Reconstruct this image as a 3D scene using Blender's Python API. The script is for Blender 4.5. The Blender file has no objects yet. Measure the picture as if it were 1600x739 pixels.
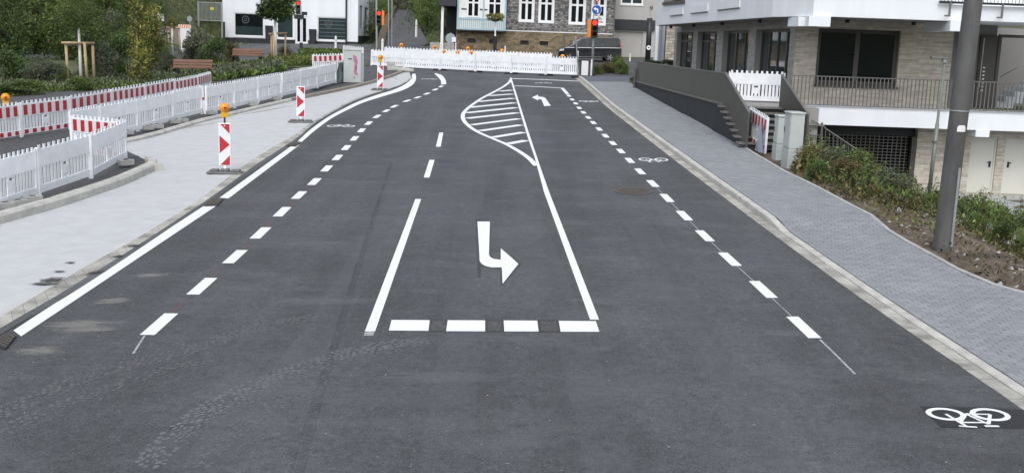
import bpy, math, random
import numpy as np
from mathutils import Matrix, Vector
random.seed(7); RNG = np.random.default_rng(7)
S = bpy.context.scene; COL = S.collection

# ---------------------------------------------------------------- camera
FPX = 1700.0; TILT = math.atan(305 / FPX); ROLL = .035; CAMH = 4.2
GA, GB = .025, .0353                       # the ground rises 2.5 % to the right and 3.5 % away from the camera
cam_d = bpy.data.cameras.new('camera'); cam = bpy.data.objects.new('camera', cam_d); COL.objects.link(cam)
cam_d.sensor_fit = 'HORIZONTAL'; cam_d.sensor_width = 36; cam_d.lens = FPX / 1600 * 36
cam_d.clip_start = .1; cam_d.clip_end = 2000
CR = Matrix.Rotation(math.pi / 2 - TILT, 4, 'X') @ Matrix.Rotation(ROLL, 4, 'Z')
cam.matrix_world = Matrix.Translation((0, 0, CAMH)) @ CR
S.camera = cam
# ---------------------------------------------------------------- sky, sun, exposure
SUN_EL, SUN_AZ = math.radians(50), math.radians(186)   # azimuth clockwise from +Y
w = bpy.data.worlds.new('World'); S.world = w; w.use_nodes = True
nt = w.node_tree; bg = nt.nodes['Background']
sky = nt.nodes.new('ShaderNodeTexSky'); sky.sky_type = 'NISHITA'; sky.sun_disc = False
sky.sun_elevation = SUN_EL; sky.sun_rotation = SUN_AZ; sky.air_density = 1.0; sky.dust_density = 2.0; sky.ozone_density = 1.0
hs_ = nt.nodes.new('ShaderNodeHueSaturation'); hs_.inputs['Saturation'].default_value = .34   # thin overcast: a whiter sky
nt.links.new(sky.outputs[0], hs_.inputs['Color']); nt.links.new(hs_.outputs[0], bg.inputs[0]); bg.inputs[1].default_value = .15
sd = bpy.data.lights.new('sun', 'SUN'); sd.energy = .6; sd.angle = math.radians(26); sd.color = (1, .985, .955)
so = bpy.data.objects.new('sun', sd); COL.objects.link(so)
sv = Vector((math.sin(SUN_AZ) * math.cos(SUN_EL), math.cos(SUN_AZ) * math.cos(SUN_EL), math.sin(SUN_EL)))
so.rotation_euler = sv.to_track_quat('Z', 'Y').to_euler()
S.view_settings.view_transform = 'Standard'; S.view_settings.look = 'None'
S.view_settings.exposure = .84; S.view_settings.gamma = 1
S.render.resolution_x = 1024; S.render.resolution_y = 472

# ---------------------------------------------------------------- measuring helpers
def ray(px, py):
    return CR.to_3x3() @ Vector(((px - 800) / FPX, -(py - 369.5) / FPX, -1))
def G(px, py, dz=0.):                      # the point of the ground (raised by dz) seen there
    d = ray(px, py); t = (CAMH - dz) / (GA * d.x + GB * d.y - d.z)
    return Vector((0, 0, CAMH)) + t * d
def P(px, py, Y):                          # the point at distance Y seen there
    d = ray(px, py); return Vector((0, 0, CAMH)) + d * (Y / d.y)
def gz(x, y): return GA * x + GB * y
def on(x, y, dz=0.): return Vector((x, y, gz(x, y) + dz))
GN = Vector((-GA, -GB, 1)).normalized()
GROT = GN.to_track_quat('Z', 'Y').to_matrix().to_4x4()
GROT = Matrix(((1, 0, 0, 0), (0, 1, 0, 0), (GA, GB, 1, 0), (0, 0, 0, 1)))   # sheared to lie on the slope (only used on vertices)

# ---------------------------------------------------------------- materials
def mat(name, col, rough=.7, var=.12, scale=8, bump=0., bscale=60, metal=0., spec=.5, island=0., col2=None, stretch=None,
        alpha=1., emit=None, trans=0., coat=0.):
    m = bpy.data.materials.new(name); m.use_nodes = True; t = m.node_tree; N = t.nodes; L = t.links
    b = N['Principled BSDF']; b.inputs['Roughness'].default_value = rough; b.inputs['Metallic'].default_value = metal
    b.inputs['Specular IOR Level'].default_value = spec; b.inputs['Coat Weight'].default_value = coat
    if emit:
        b.inputs['Emission Color'].default_value = (*emit[:3], 1); b.inputs['Emission Strength'].default_value = emit[3]
    tc = N.new('ShaderNodeTexCoord'); src = tc.outputs['Object']
    if stretch:
        mp = N.new('ShaderNodeMapping'); mp.inputs['Scale'].default_value = stretch; L.new(src, mp.inputs[0]); src = mp.outputs[0]
    if island and not stretch: src = N.new('ShaderNodeNewGeometry').outputs['Position']
    nz = N.new('ShaderNodeTexNoise'); nz.inputs['Scale'].default_value = scale; nz.inputs['Detail'].default_value = 6
    nz.inputs['Roughness'].default_value = .65; L.new(src, nz.inputs['Vector'])
    rp = N.new('ShaderNodeValToRGB'); c = np.array(col[:3])
    c2 = np.array(col2) if col2 is not None else c
    lo, hi = c * (1 - var), np.minimum(c2 * (1 + var), 1)
    rp.color_ramp.elements[0].position = .3; rp.color_ramp.elements[1].position = .7
    rp.color_ramp.elements[0].color = (*lo, 1); rp.color_ramp.elements[1].color = (*hi, 1)
    L.new(nz.outputs['Fac'], rp.inputs[0]); out = rp.outputs[0]
    if island:
        g = N.new('ShaderNodeNewGeometry'); oi = N.new('ShaderNodeObjectInfo')
        ad = N.new('ShaderNodeMath'); ad.operation = 'ADD'; L.new(g.outputs['Random Per Island'], ad.inputs[0]); L.new(oi.outputs['Random'], ad.inputs[1])
        fr = N.new('ShaderNodeMath'); fr.operation = 'FRACT'; L.new(ad.outputs[0], fr.inputs[0])
        mr = N.new('ShaderNodeMapRange'); mr.inputs['To Min'].default_value = 1 - island; mr.inputs['To Max'].default_value = 1 + island
        L.new(fr.outputs[0], mr.inputs[0])
        mx = N.new('ShaderNodeMix'); mx.data_type = 'RGBA'; mx.blend_type = 'MULTIPLY'; mx.inputs['Factor'].default_value = 1
        L.new(out, mx.inputs['A']); cb = N.new('ShaderNodeCombineColor')
        for i in range(3): L.new(mr.outputs[0], cb.inputs[i])
        L.new(cb.outputs[0], mx.inputs['B']); out = mx.outputs['Result']
    L.new(out, b.inputs['Base Color'])
    if bump:
        n2 = N.new('ShaderNodeTexNoise'); n2.inputs['Scale'].default_value = bscale; n2.inputs['Detail'].default_value = 4; L.new(tc.outputs['Object'], n2.inputs['Vector'])
        bp = N.new('ShaderNodeBump'); bp.inputs['Strength'].default_value = bump; bp.inputs['Distance'].default_value = .02
        L.new(n2.outputs['Fac'], bp.inputs['Height']); L.new(bp.outputs[0], b.inputs['Normal'])
    if trans:
        tr = N.new('ShaderNodeBsdfTranslucent'); L.new(out, tr.inputs[0]); ms = N.new('ShaderNodeMixShader'); ms.inputs[0].default_value = trans
        L.new(b.outputs[0], ms.inputs[1]); L.new(tr.outputs[0], ms.inputs[2]); L.new(ms.outputs[0], N['Material Output'].inputs[0])
    if alpha < 1: b.inputs['Alpha'].default_value = alpha
    return m

def asphalt(name, dark, light, dust, dustcol):
    m = bpy.data.materials.new(name); m.use_nodes = True; t = m.node_tree; N = t.nodes; L = t.links
    b = N['Principled BSDF']; b.inputs['Roughness'].default_value = .78; b.inputs['Specular IOR Level'].default_value = .4
    tc = N.new('ShaderNodeTexCoord')
    def noise(scale, detail=5, st=None, rough=.6):
        s = tc.outputs['Object']
        if st:
            mp = N.new('ShaderNodeMapping'); mp.inputs['Scale'].default_value = st; L.new(s, mp.inputs[0]); s = mp.outputs[0]
        n = N.new('ShaderNodeTexNoise'); n.inputs['Scale'].default_value = scale; n.inputs['Detail'].default_value = detail
        n.inputs['Roughness'].default_value = rough; L.new(s, n.inputs['Vector']); return n.outputs['Fac']
    def ramp(fac, p0, c0, p1, c1):
        r = N.new('ShaderNodeValToRGB'); r.color_ramp.elements[0].position = p0; r.color_ramp.elements[1].position = p1
        r.color_ramp.elements[0].color = (*c0, 1); r.color_ramp.elements[1].color = (*c1, 1); L.new(fac, r.inputs[0]); return r.outputs[0]
    def mix(f, a, bb, mode='MIX', k=None):
        x = N.new('ShaderNodeMix'); x.data_type = 'RGBA'; x.blend_type = mode
        if f is None: x.inputs['Factor'].default_value = k
        else: L.new(f, x.inputs['Factor'])
        L.new(a, x.inputs['A']); 
        if isinstance(bb, tuple): x.inputs['B'].default_value = (*bb, 1)
        else: L.new(bb, x.inputs['B'])
        return x.outputs['Result']
    fine = ramp(noise(38, 6, None, .8), .36, dark, .66, light)
    fine = mix(None, fine, ramp(noise(9, 4, None, .7), .3, (.74, .74, .74), .7, (1.26, 1.26, 1.26)), 'MULTIPLY', 1.)
    big = ramp(noise(.55, 5, (1, .55, 1)), .3, (.78, .78, .78), .7, (1.22, 1.22, 1.22))
    c = mix(None, fine, big, 'MULTIPLY', 1.)
    lanes = ramp(noise(1.1, 3, (1, .035, 1)), .35, (.84, .84, .84), .65, (1.16, 1.16, 1.16))
    c = mix(None, c, lanes, 'MULTIPLY', 1.)
    d1 = ramp(noise(.9, 7, (.6, 1.3, 1), .7), .5, (0, 0, 0), .72, (dust, dust, dust))
    c = mix(d1, c, dustcol)
    v = N.new('ShaderNodeTexVoronoi'); v.inputs['Scale'].default_value = 5; v.inputs['Randomness'].default_value = 1; L.new(tc.outputs['Object'], v.inputs['Vector'])
    sp = ramp(v.outputs['Distance'], .035, (.55, .55, .55), .075, (0, 0, 0))
    c = mix(sp, c, (.22, .22, .21))
    v2 = N.new('ShaderNodeTexVoronoi'); v2.inputs['Scale'].default_value = 45; L.new(tc.outputs['Object'], v2.inputs['Vector'])
    sp2 = ramp(v2.outputs['Distance'], .1, (.55, .55, .55), .3, (0, 0, 0))
    c = mix(sp2, c, tuple(min(1, 2.1 * q) for q in light))
    L.new(c, b.inputs['Base Color'])
    bp = N.new('ShaderNodeBump'); bp.inputs['Strength'].default_value = .5; bp.inputs['Distance'].default_value = .008
    L.new(noise(70, 3, None, .7), bp.inputs['Height']); L.new(bp.outputs[0], b.inputs['Normal'])
    return m

M = {}
M['asphalt'] = asphalt('asphalt', (.032, .0332, .0358), (.088, .0908, .0965), .30, (.16, .165, .172))
M['asphalt_old'] = asphalt('old asphalt', (.06, .062, .066), (.10, .104, .11), .3, (.16, .16, .16))
M['asphalt_clean'] = mat('fresh dark asphalt', (.036, .037, .040), .8, .45, 45, .3, 90)
M['asphalt_scraped'] = mat('scraped asphalt', (.062, .062, .063), .85, .5, 18, .4, 60)
M['paint'] = mat('white road paint', (.74, .755, .755), .55, .10, 30, .3, 70)
M['paint_worn'] = mat('worn chalk line', (.3, .3, .31), .8, .5, 12)
M['red_spray'] = mat('red spray mark', (.115, .062, .062), .8, .6, 20)
M['dust'] = mat('pale dust', (.15, .152, .155), .95, .3, 16)
M['sand'] = mat('sandy spill', (.26, .25, .22), .95, .4, 10)
M['concrete'] = mat('pale fresh concrete', (.435, .445, .45), .9, .05, 2.2, .35, 110, col2=(.47, .478, .482))
M['kerb'] = mat('concrete kerb', (.36, .36, .35), .85, .22, 5, .4, 60, island=.06)
M['kerb_brown'] = mat('brownish kerb', (.27, .235, .20), .85, .2, 5, .4, 60, island=.08)
M['kerb_light'] = mat('light concrete kerb', (.44, .43, .40), .85, .22, 4, .5, 50, island=.05)
M['gutter'] = mat('gutter stone', (.24, .232, .21), .85, .35, 1.8, .4, 60, island=.07, col2=(.37, .36, .325))
M['paver'] = mat('grey concrete paver', (.215, .225, .24), .8, .10, 1.2, .3, 110, island=.10)
M['joint'] = mat('paver joint', (.10, .11, .125), .95, .2, 20)
M['tar'] = mat('black joint filler', (.012, .012, .013), .6, .2, 20)
M['soil'] = mat('dry soil', (.062, .047, .034), .95, .5, 2.2, 1., 9, col2=(.125, .097, .07))
M['gravel'] = mat('dark gravel', (.07, .072, .075), .95, .45, 26, .9, 40)
M['grass_ground'] = mat('mossy ground', (.045, .065, .025), .95, .5, 1.5, .8, 10, col2=(.08, .085, .035))
M['plastic_white'] = mat('white barrier plastic', (.80, .815, .84), .45, .09, 3, .05, 20, island=.06)
M['plastic_dark'] = mat('dark barrier recess', (.05, .055, .06), .6)
M['sheet_white'] = mat('white reflective sheeting', (.68, .69, .70), .35, .04, 10)
M['sheet_red'] = mat('red reflective sheeting', (.42, .025, .035), .35, .08, 10)
M['amber'] = mat('amber lamp lens', (.85, .27, .015), .25, .1, 30, coat=.4)
M['lampyellow'] = mat('yellow lamp housing', (.72, .38, .02), .4, .06, 10)
M['rubber'] = mat('recycled rubber', (.035, .036, .038), .85, .3, 20, .4, 60)
M['rubber_grey'] = mat('dusty rubber foot', (.15, .15, .15), .9, .3, 14, .5, 60)
M['block'] = mat('grey ballast block', (.32, .32, .31), .85, .2, 8, .4, 50, island=.1)
M['galv'] = mat('galvanised steel', (.36, .38, .39), .45, .12, 6, 0, metal=.6)
M['post_grey'] = mat('grey painted post', (.092, .091, .090), .55, .4, 2.5, .2, 40, metal=.1, stretch=(1, 1, .3))
M['dark_metal'] = mat('dark grey painted metal', (.082, .078, .068), .5, .10, 2, 0, metal=.2)
M['black_wall'] = mat('black sealed wall', (.020, .022, .027), .75, .35, 1.6, .2, 20, stretch=(1, 1, .3))
M['rail'] = mat('grey railing metal', (.15, .147, .138), .5, .1, 5, 0, metal=.3)
M['black'] = mat('black metal', (.014, .015, .018), .45, .15, 5)
M['white_render'] = mat('white render', (.74, .76, .79), .9, .05, 1.2, .1, 120, stretch=(1, 1, .12))
M['beige_render'] = mat('beige render', (.40, .385, .37), .9, .06, .8, .1, 100)
M['grey_render'] = mat('grey render', (.20, .20, .19), .9, .1, 1)  # even grey for the soffit and entrance wall
M['brick'] = mat('long sandy brick', (.50, .455, .385), .9, .14, 5, .3, 60, island=.2, col2=(.54, .49, .415))
M['mortar'] = mat('brick mortar', (.36, .335, .295), .95, .12, 20)
M['greybrick'] = mat('long grey brick', (.36, .35, .34), .9, .14, 5, .3, 60, island=.16)
M['greymortar'] = mat('grey mortar', (.29, .28, .27), .95, .1, 20)
M['glass'] = mat('dark window glass', (.008, .010, .012), .04, .2, 2, spec=.45)
M['glass_van'] = mat('tinted van glass', (.006, .007, .008), .05, .2, 2, spec=.5)
M['glass_blue'] = mat('shop window glass', (.028, .042, .045), .05, .2, 1, spec=.7)
M['frame_brown'] = mat('brown window frame', (.065, .058, .05), .5, .1, 6)
M['frame_white'] = mat('white window frame', (.74, .74, .74), .5, .05, 6)
M['cream'] = mat('cream steel door', (.60, .585, .52), .45, .03, 2)
M['cabinet'] = mat('grey green cabinet plastic', (.42, .455, .44), .5, .06, 3, .05, 60)
M['wood'] = mat('pale debarked wood', (.42, .31, .18), .8, .25, 4, .3, 30, stretch=(4, 4, .5))
M['trunkwhite'] = mat('white painted trunk', (.66, .65, .60), .85, .15, 8)
M['benchwood'] = mat('reddish bench wood', (.30, .165, .115), .6, .2, 3, .15, 30, stretch=(.4, 6, 6))
M['bark'] = mat('brown bark', (.07, .055, .042), .95, .35, 6, .6, 20, stretch=(3, 3, .6))
M['timber_blue'] = mat('light blue timber', (.36, .50, .54), .6, .08, 4)
M['panel_white'] = mat('white timber panel', (.74, .73, .70), .8, .05, 4)
M['slate'] = mat('slate shingle', (.20, .192, .185), .8, .4, 4, .3, 30, island=.6)
M['slateback'] = mat('slate backing', (.05, .05, .05), .9)
M['stone'] = mat('ochre stone', (.20, .155, .10), .9, .25, 5, .5, 30, island=.34)
M['stonejoint'] = mat('stone joint', (.10, .085, .062), .95, .2, 10)
M['roofdark'] = mat('dark roof', (.03, .031, .035), .7, .2, 4)
M['carpaint'] = mat('black car paint', (.010, .011, .013), .22, .1, 2, spec=.6, coat=.6)
M['chrome'] = mat('alloy metal', (.5, .5, .5), .3, .1, 4, metal=.9)
M['lens'] = mat('headlamp lens', (.5, .52, .55), .15, .1, 4)
M['tyre'] = mat('tyre rubber', (.018, .018, .018), .85, .2, 20)
M['signblue'] = mat('blue sign face', (.015, .075, .36), .4, .05, 5)
M['signwhite'] = mat('white sign face', (.74, .74, .74), .4, .04, 5)
M['signred'] = mat('red sign border', (.45, .02, .025), .4, .05, 5)
M['signgrey'] = mat('grey sign back', (.30, .34, .37), .45, .08, 5, metal=.3)
M['orange'] = mat('orange signal housing', (.75, .22, .03), .5, .08, 5)
M['redlight'] = mat('lit red signal', (.8, .03, .02), .3, 0, 5, emit=(1., .007, .004, 5.5))
M['yellowplate'] = mat('yellow plate', (.62, .52, .06), .5, .05, 5)
M['tarp'] = mat('grey blue tarpaulin', (.12, .15, .165), .5, .25, 5, .3, 20)
M['cloth'] = mat('grey blue sheet', (.30, .34, .42), .7, .12, 5, .3, 20)
M['pink'] = mat('pink spray paint', (.42, .16, .24), .7, .3, 20)
M['iron'] = mat('rusty cast iron', (.075, .062, .052), .7, .4, 30, .5, 60)
M['path'] = mat('worn path asphalt', (.075, .075, .08), .9, .3, 1.2, .3, 40)
M['grille'] = mat('grey grille metal', (.17, .165, .155), .5, .1, 5, metal=.3)
M['void'] = mat('garage shade and gap black', (.018, .018, .018), .9)  # near-black colour stands in for the unlit garage; also van door gaps
M['yard'] = mat('pale yard paving', (.33, .35, .37), .85, .1, 2, .2, 60)
def leafmat(name, col, col2, sc=.5):
    return mat(name, tuple(c * .5 for c in col), .5, .4, sc, 0, island=.75, col2=tuple(min(1, c * .98) for c in col2), trans=.18, spec=.35)  # wide dark-to-bright leaf tones also stand in for crown shade and highlights
M['leaf_dark'] = leafmat('dark green leaf', (.036, .068, .018), (.075, .12, .032))
M['leaf_mid'] = leafmat('mid green leaf', (.058, .10, .024), (.12, .17, .042))
M['leaf_bright'] = leafmat('bright green leaf', (.085, .145, .030), (.15, .215, .055))
M['leaf_yellow'] = leafmat('yellowing leaf', (.13, .135, .03), (.25, .23, .05))
M['leaf_grey'] = leafmat('grey green leaf', (.075, .092, .058), (.13, .145, .09))
M['leaf_rust'] = leafmat('brownish dry leaf', (.10, .075, .035), (.15, .125, .05))
M['flower'] = mat('yellow flower', (.42, .30, .04), .7, .3, 10, island=.4)
M['mud'] = mat('dirt stain', (.05, .048, .045), .9, .4, 8)

# ---------------------------------------------------------------- mesh helpers
class MB:
    def __init__(s): s.v = []; s.f = []; s.m = []
    def add(s, vs, fs, mi=0, X=None):
        o = len(s.v)
        s.v += [tuple(X @ Vector(p)) for p in vs] if X is not None else [tuple(p) for p in vs]
        s.f += [tuple(i + o for i in f) for f in fs]; s.m += [mi] * len(fs); return s
    def box(s, a, b, mi=0, X=None):
        x0, y0, z0 = a; x1, y1, z1 = b
        vs = [(x0,y0,z0),(x1,y0,z0),(x1,y1,z0),(x0,y1,z0),(x0,y0,z1),(x1,y0,z1),(x1,y1,z1),(x0,y1,z1)]
        return s.add(vs, [(3,2,1,0),(4,5,6,7),(0,1,5,4),(1,2,6,5),(2,3,7,6),(3,0,4,7)], mi, X)
    def prism(s, poly, d, mi=0, X=None):           # poly: list of 3-D points (ccw seen from d), d: extrusion vector
        n = len(poly); d = Vector(d); a = [Vector(p) for p in poly]
        vs = a + [p + d for p in a]
        fs = [tuple(range(n - 1, -1, -1)), tuple(range(n, 2 * n))] + [(i, (i + 1) % n, n + (i + 1) % n, n + i) for i in range(n)]
        return s.add(vs, fs, mi, X)
    def tube(s, pts, r, seg=10, mi=0, X=None, caps=True):
        pts = [Vector(p) for p in pts]; rs = r if isinstance(r, (list, tuple)) else [r] * len(pts)
        vs = []; fs = []
        for i, p in enumerate(pts):
            d = (pts[min(i + 1, len(pts) - 1)] - pts[max(i - 1, 0)]).normalized()
            a = d.orthogonal().normalized() if i == 0 else (pa - d * pa.dot(d)).normalized()
            pa = a; b = d.cross(a)
            for k in range(seg):
                t = 2 * math.pi * k / seg; vs.append(p + rs[i] * (math.cos(t) * a + math.sin(t) * b))
        for i in range(len(pts) - 1):
            for k in range(seg):
                k2 = (k + 1) % seg; fs.append((i*seg+k, i*seg+k2, (i+1)*seg+k2, (i+1)*seg+k))
        if caps: fs += [tuple(range(seg - 1, -1, -1)), tuple(range((len(pts)-1)*seg, len(pts)*seg))]
        return s.add(vs, fs, mi, X)
    def build(s, name, m, parent=None, kind=None, smooth=False, bevel=0, loc=None):
        me = bpy.data.meshes.new(name); me.from_pydata(s.v, [], s.f)
        for q in (m if isinstance(m, (list, tuple)) else [m]): me.materials.append(M[q] if isinstance(q, str) else q)
        me.polygons.foreach_set('material_index', s.m)
        if smooth: me.polygons.foreach_set('use_smooth', [True] * len(s.f))
        me.update(); return link(name, me, parent, kind, bevel, loc)
def link(name, me, parent=None, kind=None, bevel=0, loc=None):
    o = bpy.data.objects.new(name, me); COL.objects.link(o)
    if parent: o.parent = parent
    if kind: o['kind'] = kind
    if loc is not None: o.location = loc
    if bevel:
        bm = o.modifiers.new('bevel', 'BEVEL'); bm.width = bevel; bm.segments = 2; bm.limit_method = 'ANGLE'
    return o
def tag(o, label=None, cat=None, group=None):
    if label: o['label'] = label
    if cat: o['category'] = cat
    if group: o['group'] = group
    return o
def thing(name, label, cat, loc=(0, 0, 0), rz=0, group=None):
    o = bpy.data.objects.new(name, None); COL.objects.link(o); o.location = loc; o.rotation_euler = (0, 0, rz); o.empty_display_size = .2
    return tag(o, label, cat, group)
def copy_tree(o, parent=None):
    c = o.copy(); COL.objects.link(c)
    if parent: c.parent = parent
    for ch in o.children: copy_tree(ch, c)
    return c
def sheet(name, m, pts, parent=None, kind=None):   # flat polygon of world points
    return MB().add(pts, [tuple(range(len(pts)))]).build(name, m, parent, kind)
def ngp(pxs, dz=0.): return [G(x, y, dz) for x, y in pxs]
def offs(pts, d):                                  # a polyline shifted sideways (to its right if d > 0) on the ground
    out = []
    for i, p in enumerate(pts):
        t = pts[min(i + 1, len(pts) - 1)] - pts[max(i - 1, 0)]; t.z = 0; t.normalize()
        q = p + Vector((t.y, -t.x, 0)) * d; q.z = p.z + GA * (q.x - p.x) + GB * (q.y - p.y); out.append(q)
    return out
def resample(pts, step):
    pts = [Vector(p) for p in pts]; L = [0]
    for a, b in zip(pts, pts[1:]): L.append(L[-1] + (b - a).length)
    n = max(1, round(L[-1] / step)); out = []
    for k in range(n + 1):
        t = L[-1] * k / n; i = max(j for j in range(len(L)) if L[j] <= t + 1e-9); i = min(i, len(pts) - 2)
        f = (t - L[i]) / max(L[i + 1] - L[i], 1e-9); out.append(pts[i].lerp(pts[i + 1], f))
    return out
def smooth_line(pts, n=6):                         # Catmull-Rom
    pts = [Vector(p) for p in pts]; out = []
    for i in range(len(pts) - 1):
        a, b, c, d = pts[max(i - 1, 0)], pts[i], pts[i + 1], pts[min(i + 2, len(pts) - 1)]
        for k in range(n):
            t = k / n
            out.append(.5 * ((2 * b) + (c - a) * t + (2 * a - 5 * b + 4 * c - d) * t * t + (3 * b - a - 3 * c + d) * t ** 3))
    return out + [pts[-1]]
def band(l, r):                                    # strip mesh between two polylines
    n = len(l); return MB().add(list(l) + list(r), [(i, n + i, n + i + 1, i + 1) for i in range(n - 1)])
def leaves(name, n, blobs, size, seed, flat=0., shell=.55, aspect=.6):
    r = np.random.default_rng(seed); bl = np.array(blobs, float)
    wgt = (bl[:, 3] * bl[:, 4] + bl[:, 3] * bl[:, 5]); wgt /= wgt.sum()
    k = r.choice(len(bl), n, p=wgt); d = r.normal(size=(n, 3)); d /= np.linalg.norm(d, axis=1)[:, None]
    rad = shell + (1.08 - shell) * r.random(n) ** .6
    c = bl[k, :3] + d * rad[:, None] * bl[k, 3:6]
    a = r.normal(size=(n, 3)); a[:, 2] *= (1 - flat); a /= np.linalg.norm(a, axis=1)[:, None]
    b = np.cross(a, r.normal(size=(n, 3))); b /= np.linalg.norm(b, axis=1)[:, None]
    sz = size * (.55 + .9 * r.random(n))[:, None]
    v = np.stack([c - a * sz, c + b * sz * aspect * .5 - a * sz * .1, c + a * sz, c - b * sz * aspect * .5 - a * sz * .1], 1).reshape(-1, 3)
    return quadmesh(name, v)
def quadmesh(name, v):
    n = len(v) // 4; me = bpy.data.meshes.new(name)
    me.vertices.add(4 * n); me.vertices.foreach_set('co', v.ravel())
    me.loops.add(4 * n); me.loops.foreach_set('vertex_index', np.arange(4 * n))
    me.polygons.add(n); me.polygons.foreach_set('loop_start', np.arange(0, 4 * n, 4))
    me.update(calc_edges=True); return me
ORD = ['first', 'second', 'third', 'fourth', 'fifth', 'sixth', 'seventh', 'eighth', 'ninth', 'tenth', 'eleventh', 'twelfth']

def decal_mat(name, col, amt=.55, nscale=6., st=(1, 1, 1)):
    m = mat(name, col, .95, .25, 14); N = m.node_tree.nodes; L = m.node_tree.links; b = N['Principled BSDF']
    tc = N.new('ShaderNodeTexCoord'); ln = N.new('ShaderNodeVectorMath'); ln.operation = 'LENGTH'
    mp2 = N.new('ShaderNodeMapping'); mp2.inputs['Location'].default_value = (-1, -1, 0); mp2.inputs['Scale'].default_value = (2, 2, 0); L.new(tc.outputs['Generated'], mp2.inputs[0]); L.new(mp2.outputs[0], ln.inputs[0])
    g = N.new('ShaderNodeNewGeometry'); mp = N.new('ShaderNodeMapping'); mp.inputs['Scale'].default_value = st; L.new(g.outputs['Position'], mp.inputs[0])
    nz = N.new('ShaderNodeTexNoise'); nz.inputs['Scale'].default_value = nscale; nz.inputs['Detail'].default_value = 7; nz.inputs['Roughness'].default_value = .72; L.new(mp.outputs[0], nz.inputs['Vector'])
    sb = N.new('ShaderNodeMath'); sb.operation = 'MULTIPLY_ADD'; sb.inputs[1].default_value = -.42; L.new(ln.outputs['Value'], sb.inputs[0]); L.new(nz.outputs['Fac'], sb.inputs[2])
    mr = N.new('ShaderNodeMapRange'); mr.interpolation_type = 'SMOOTHSTEP'; mr.inputs['From Min'].default_value = .14; mr.inputs['From Max'].default_value = .42; mr.inputs['To Max'].default_value = amt
    L.new(sb.outputs[0], mr.inputs[0]); L.new(mr.outputs[0], b.inputs['Alpha']); return m
M['decal_dust'] = decal_mat('pale dust film', (.165, .171, .18), .20, 3.0)
M['decal_streak'] = decal_mat('streaky dust film', (.19, .196, .205), .30, 5.0, (.35, 2.2, 1))
M['decal_sand'] = decal_mat('sand film', (.31, .30, .275), .42, 5.0, (.5, 1.6, 1))
M['decal_mud'] = decal_mat('mud film', (.05, .047, .043), .95, 7.0)
M['decal_rust'] = decal_mat('sandy film on concrete', (.44, .40, .34), .55, 4.0)
M['decal_dark'] = decal_mat('dark bitumen film', (.04, .042, .047), .38, 1.2)
def decal(px, py, a, d, ang, m, parent, dz=.006):
    c = G(px, py, dz); n = 24; bm = MB(); ca, sa = math.cos(ang), math.sin(ang)
    pts = []
    for k in range(n):
        t = 2 * math.pi * k / n; u, v = a * math.cos(t), d * math.sin(t); X_, Y_ = u * ca - v * sa, u * sa + v * ca; pts.append((X_, Y_, GA * X_ + GB * Y_))
    bm.add(pts, [tuple(range(n))]); return bm.build('dust_patch', m, parent, loc=c)
M['unseen_hill'] = mat('added unseen hill green', (.03, .045, .018), .95, .5, .08, .5, 1, col2=(.055, .075, .03))  # only for the hill added behind the viewer

def film(name, col, amt):
    m = mat(name, col, .9, .2, 10); N = m.node_tree.nodes; L = m.node_tree.links
    g = N.new('ShaderNodeNewGeometry'); nz = N.new('ShaderNodeTexNoise'); nz.inputs['Scale'].default_value = 2.5; nz.inputs['Detail'].default_value = 6; L.new(g.outputs['Position'], nz.inputs['Vector'])
    mr = N.new('ShaderNodeMapRange'); mr.inputs['From Min'].default_value = .3; mr.inputs['From Max'].default_value = .7; mr.inputs['To Min'].default_value = amt * .3; mr.inputs['To Max'].default_value = amt
    L.new(nz.outputs['Fac'], mr.inputs[0]); L.new(mr.outputs[0], N['Principled BSDF'].inputs['Alpha']); return m
M['film_dark'] = film('worn dark seam film', (.03, .031, .034), .15); M['film_dust'] = film('dusty wheel track film', (.165, .173, .186), .24)
M['patch_black'] = mat('fresh black patch', (.016, .0165, .018), .75, .35, 50, .3, 90)
M['lamp_green'] = mat('green grey lamp paint', (.17, .19, .165), .5, .12, 4, metal=.2)
# ================================================================ GROUND, ROAD, MARKINGS
E_px = [(904,127),(920,141.5),(940.6,160.8),(961,178),(981,193.5),(1011.7,217.6),(1060,255),(1087.6,276),(1144,318.5),(1200.8,361),(1248.5,396),(1300,433.5),(1350,469.5),(1438,530),(1526,590),(1597,639)]
E = [G(*p) for p in E_px + [(1720,722),(1900,845),(2400,1190)]]; E.insert(0, on(E[0].x - .1, 62.))
E = resample(smooth_line(E, 5), .5)
K_in = offs(E, -.20)                                 # gutter | kerb
K_out = offs(E, -.35)                                # kerb | pavement
def ss(t): t = min(1, max(0, t)); return t * t * (3 - 2 * t)
def khR(y): return .03 + .095 * ss((y - 20.1) / 1.0)
BE_px = [(985,131),(1000,137.5),(1090,189),(1155,223),(1185,242),(1230,268),(1269,286),(1345,326),(1375,345),(1398,360),(1447,386),(1504,417),(1548,438)]
BE = [G(x, y, .13 if y < 330 else .08) for x, y in BE_px]
BE.append(on(BE[-1].x + .5, BE[-1].y - .6, .03)); BE.append(on(8.6, 12, .03)); BE.append(on(8.8, 2, .03)); BE.insert(0, on(6.3, 62, .13))
BEf = resample(BE, .5)
_by = np.array([p.y for p in BEf][::-1]); _bx = np.array([p.x for p in BEf][::-1])
def bx(y): return float(np.interp(y, _by, _bx))
_ey = np.array([p.y for p in K_out][::-1]); _ex = np.array([p.x for p in K_out][::-1])
def ex(y): return float(np.interp(y, _ey, _ex))

YARD = -.55
def rightground(x, y):
    d = x - bx(y); p = gz(bx(y), y) + .03
    if d < 0: return p - .3
    hump = .10 * math.sin(x * 2.1 + y * 1.3) * math.sin(y * 1.7 - x) * min(1, d * 2)
    return p + hump - ss((d - .5) / 5.2) * (p - YARD)
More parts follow.
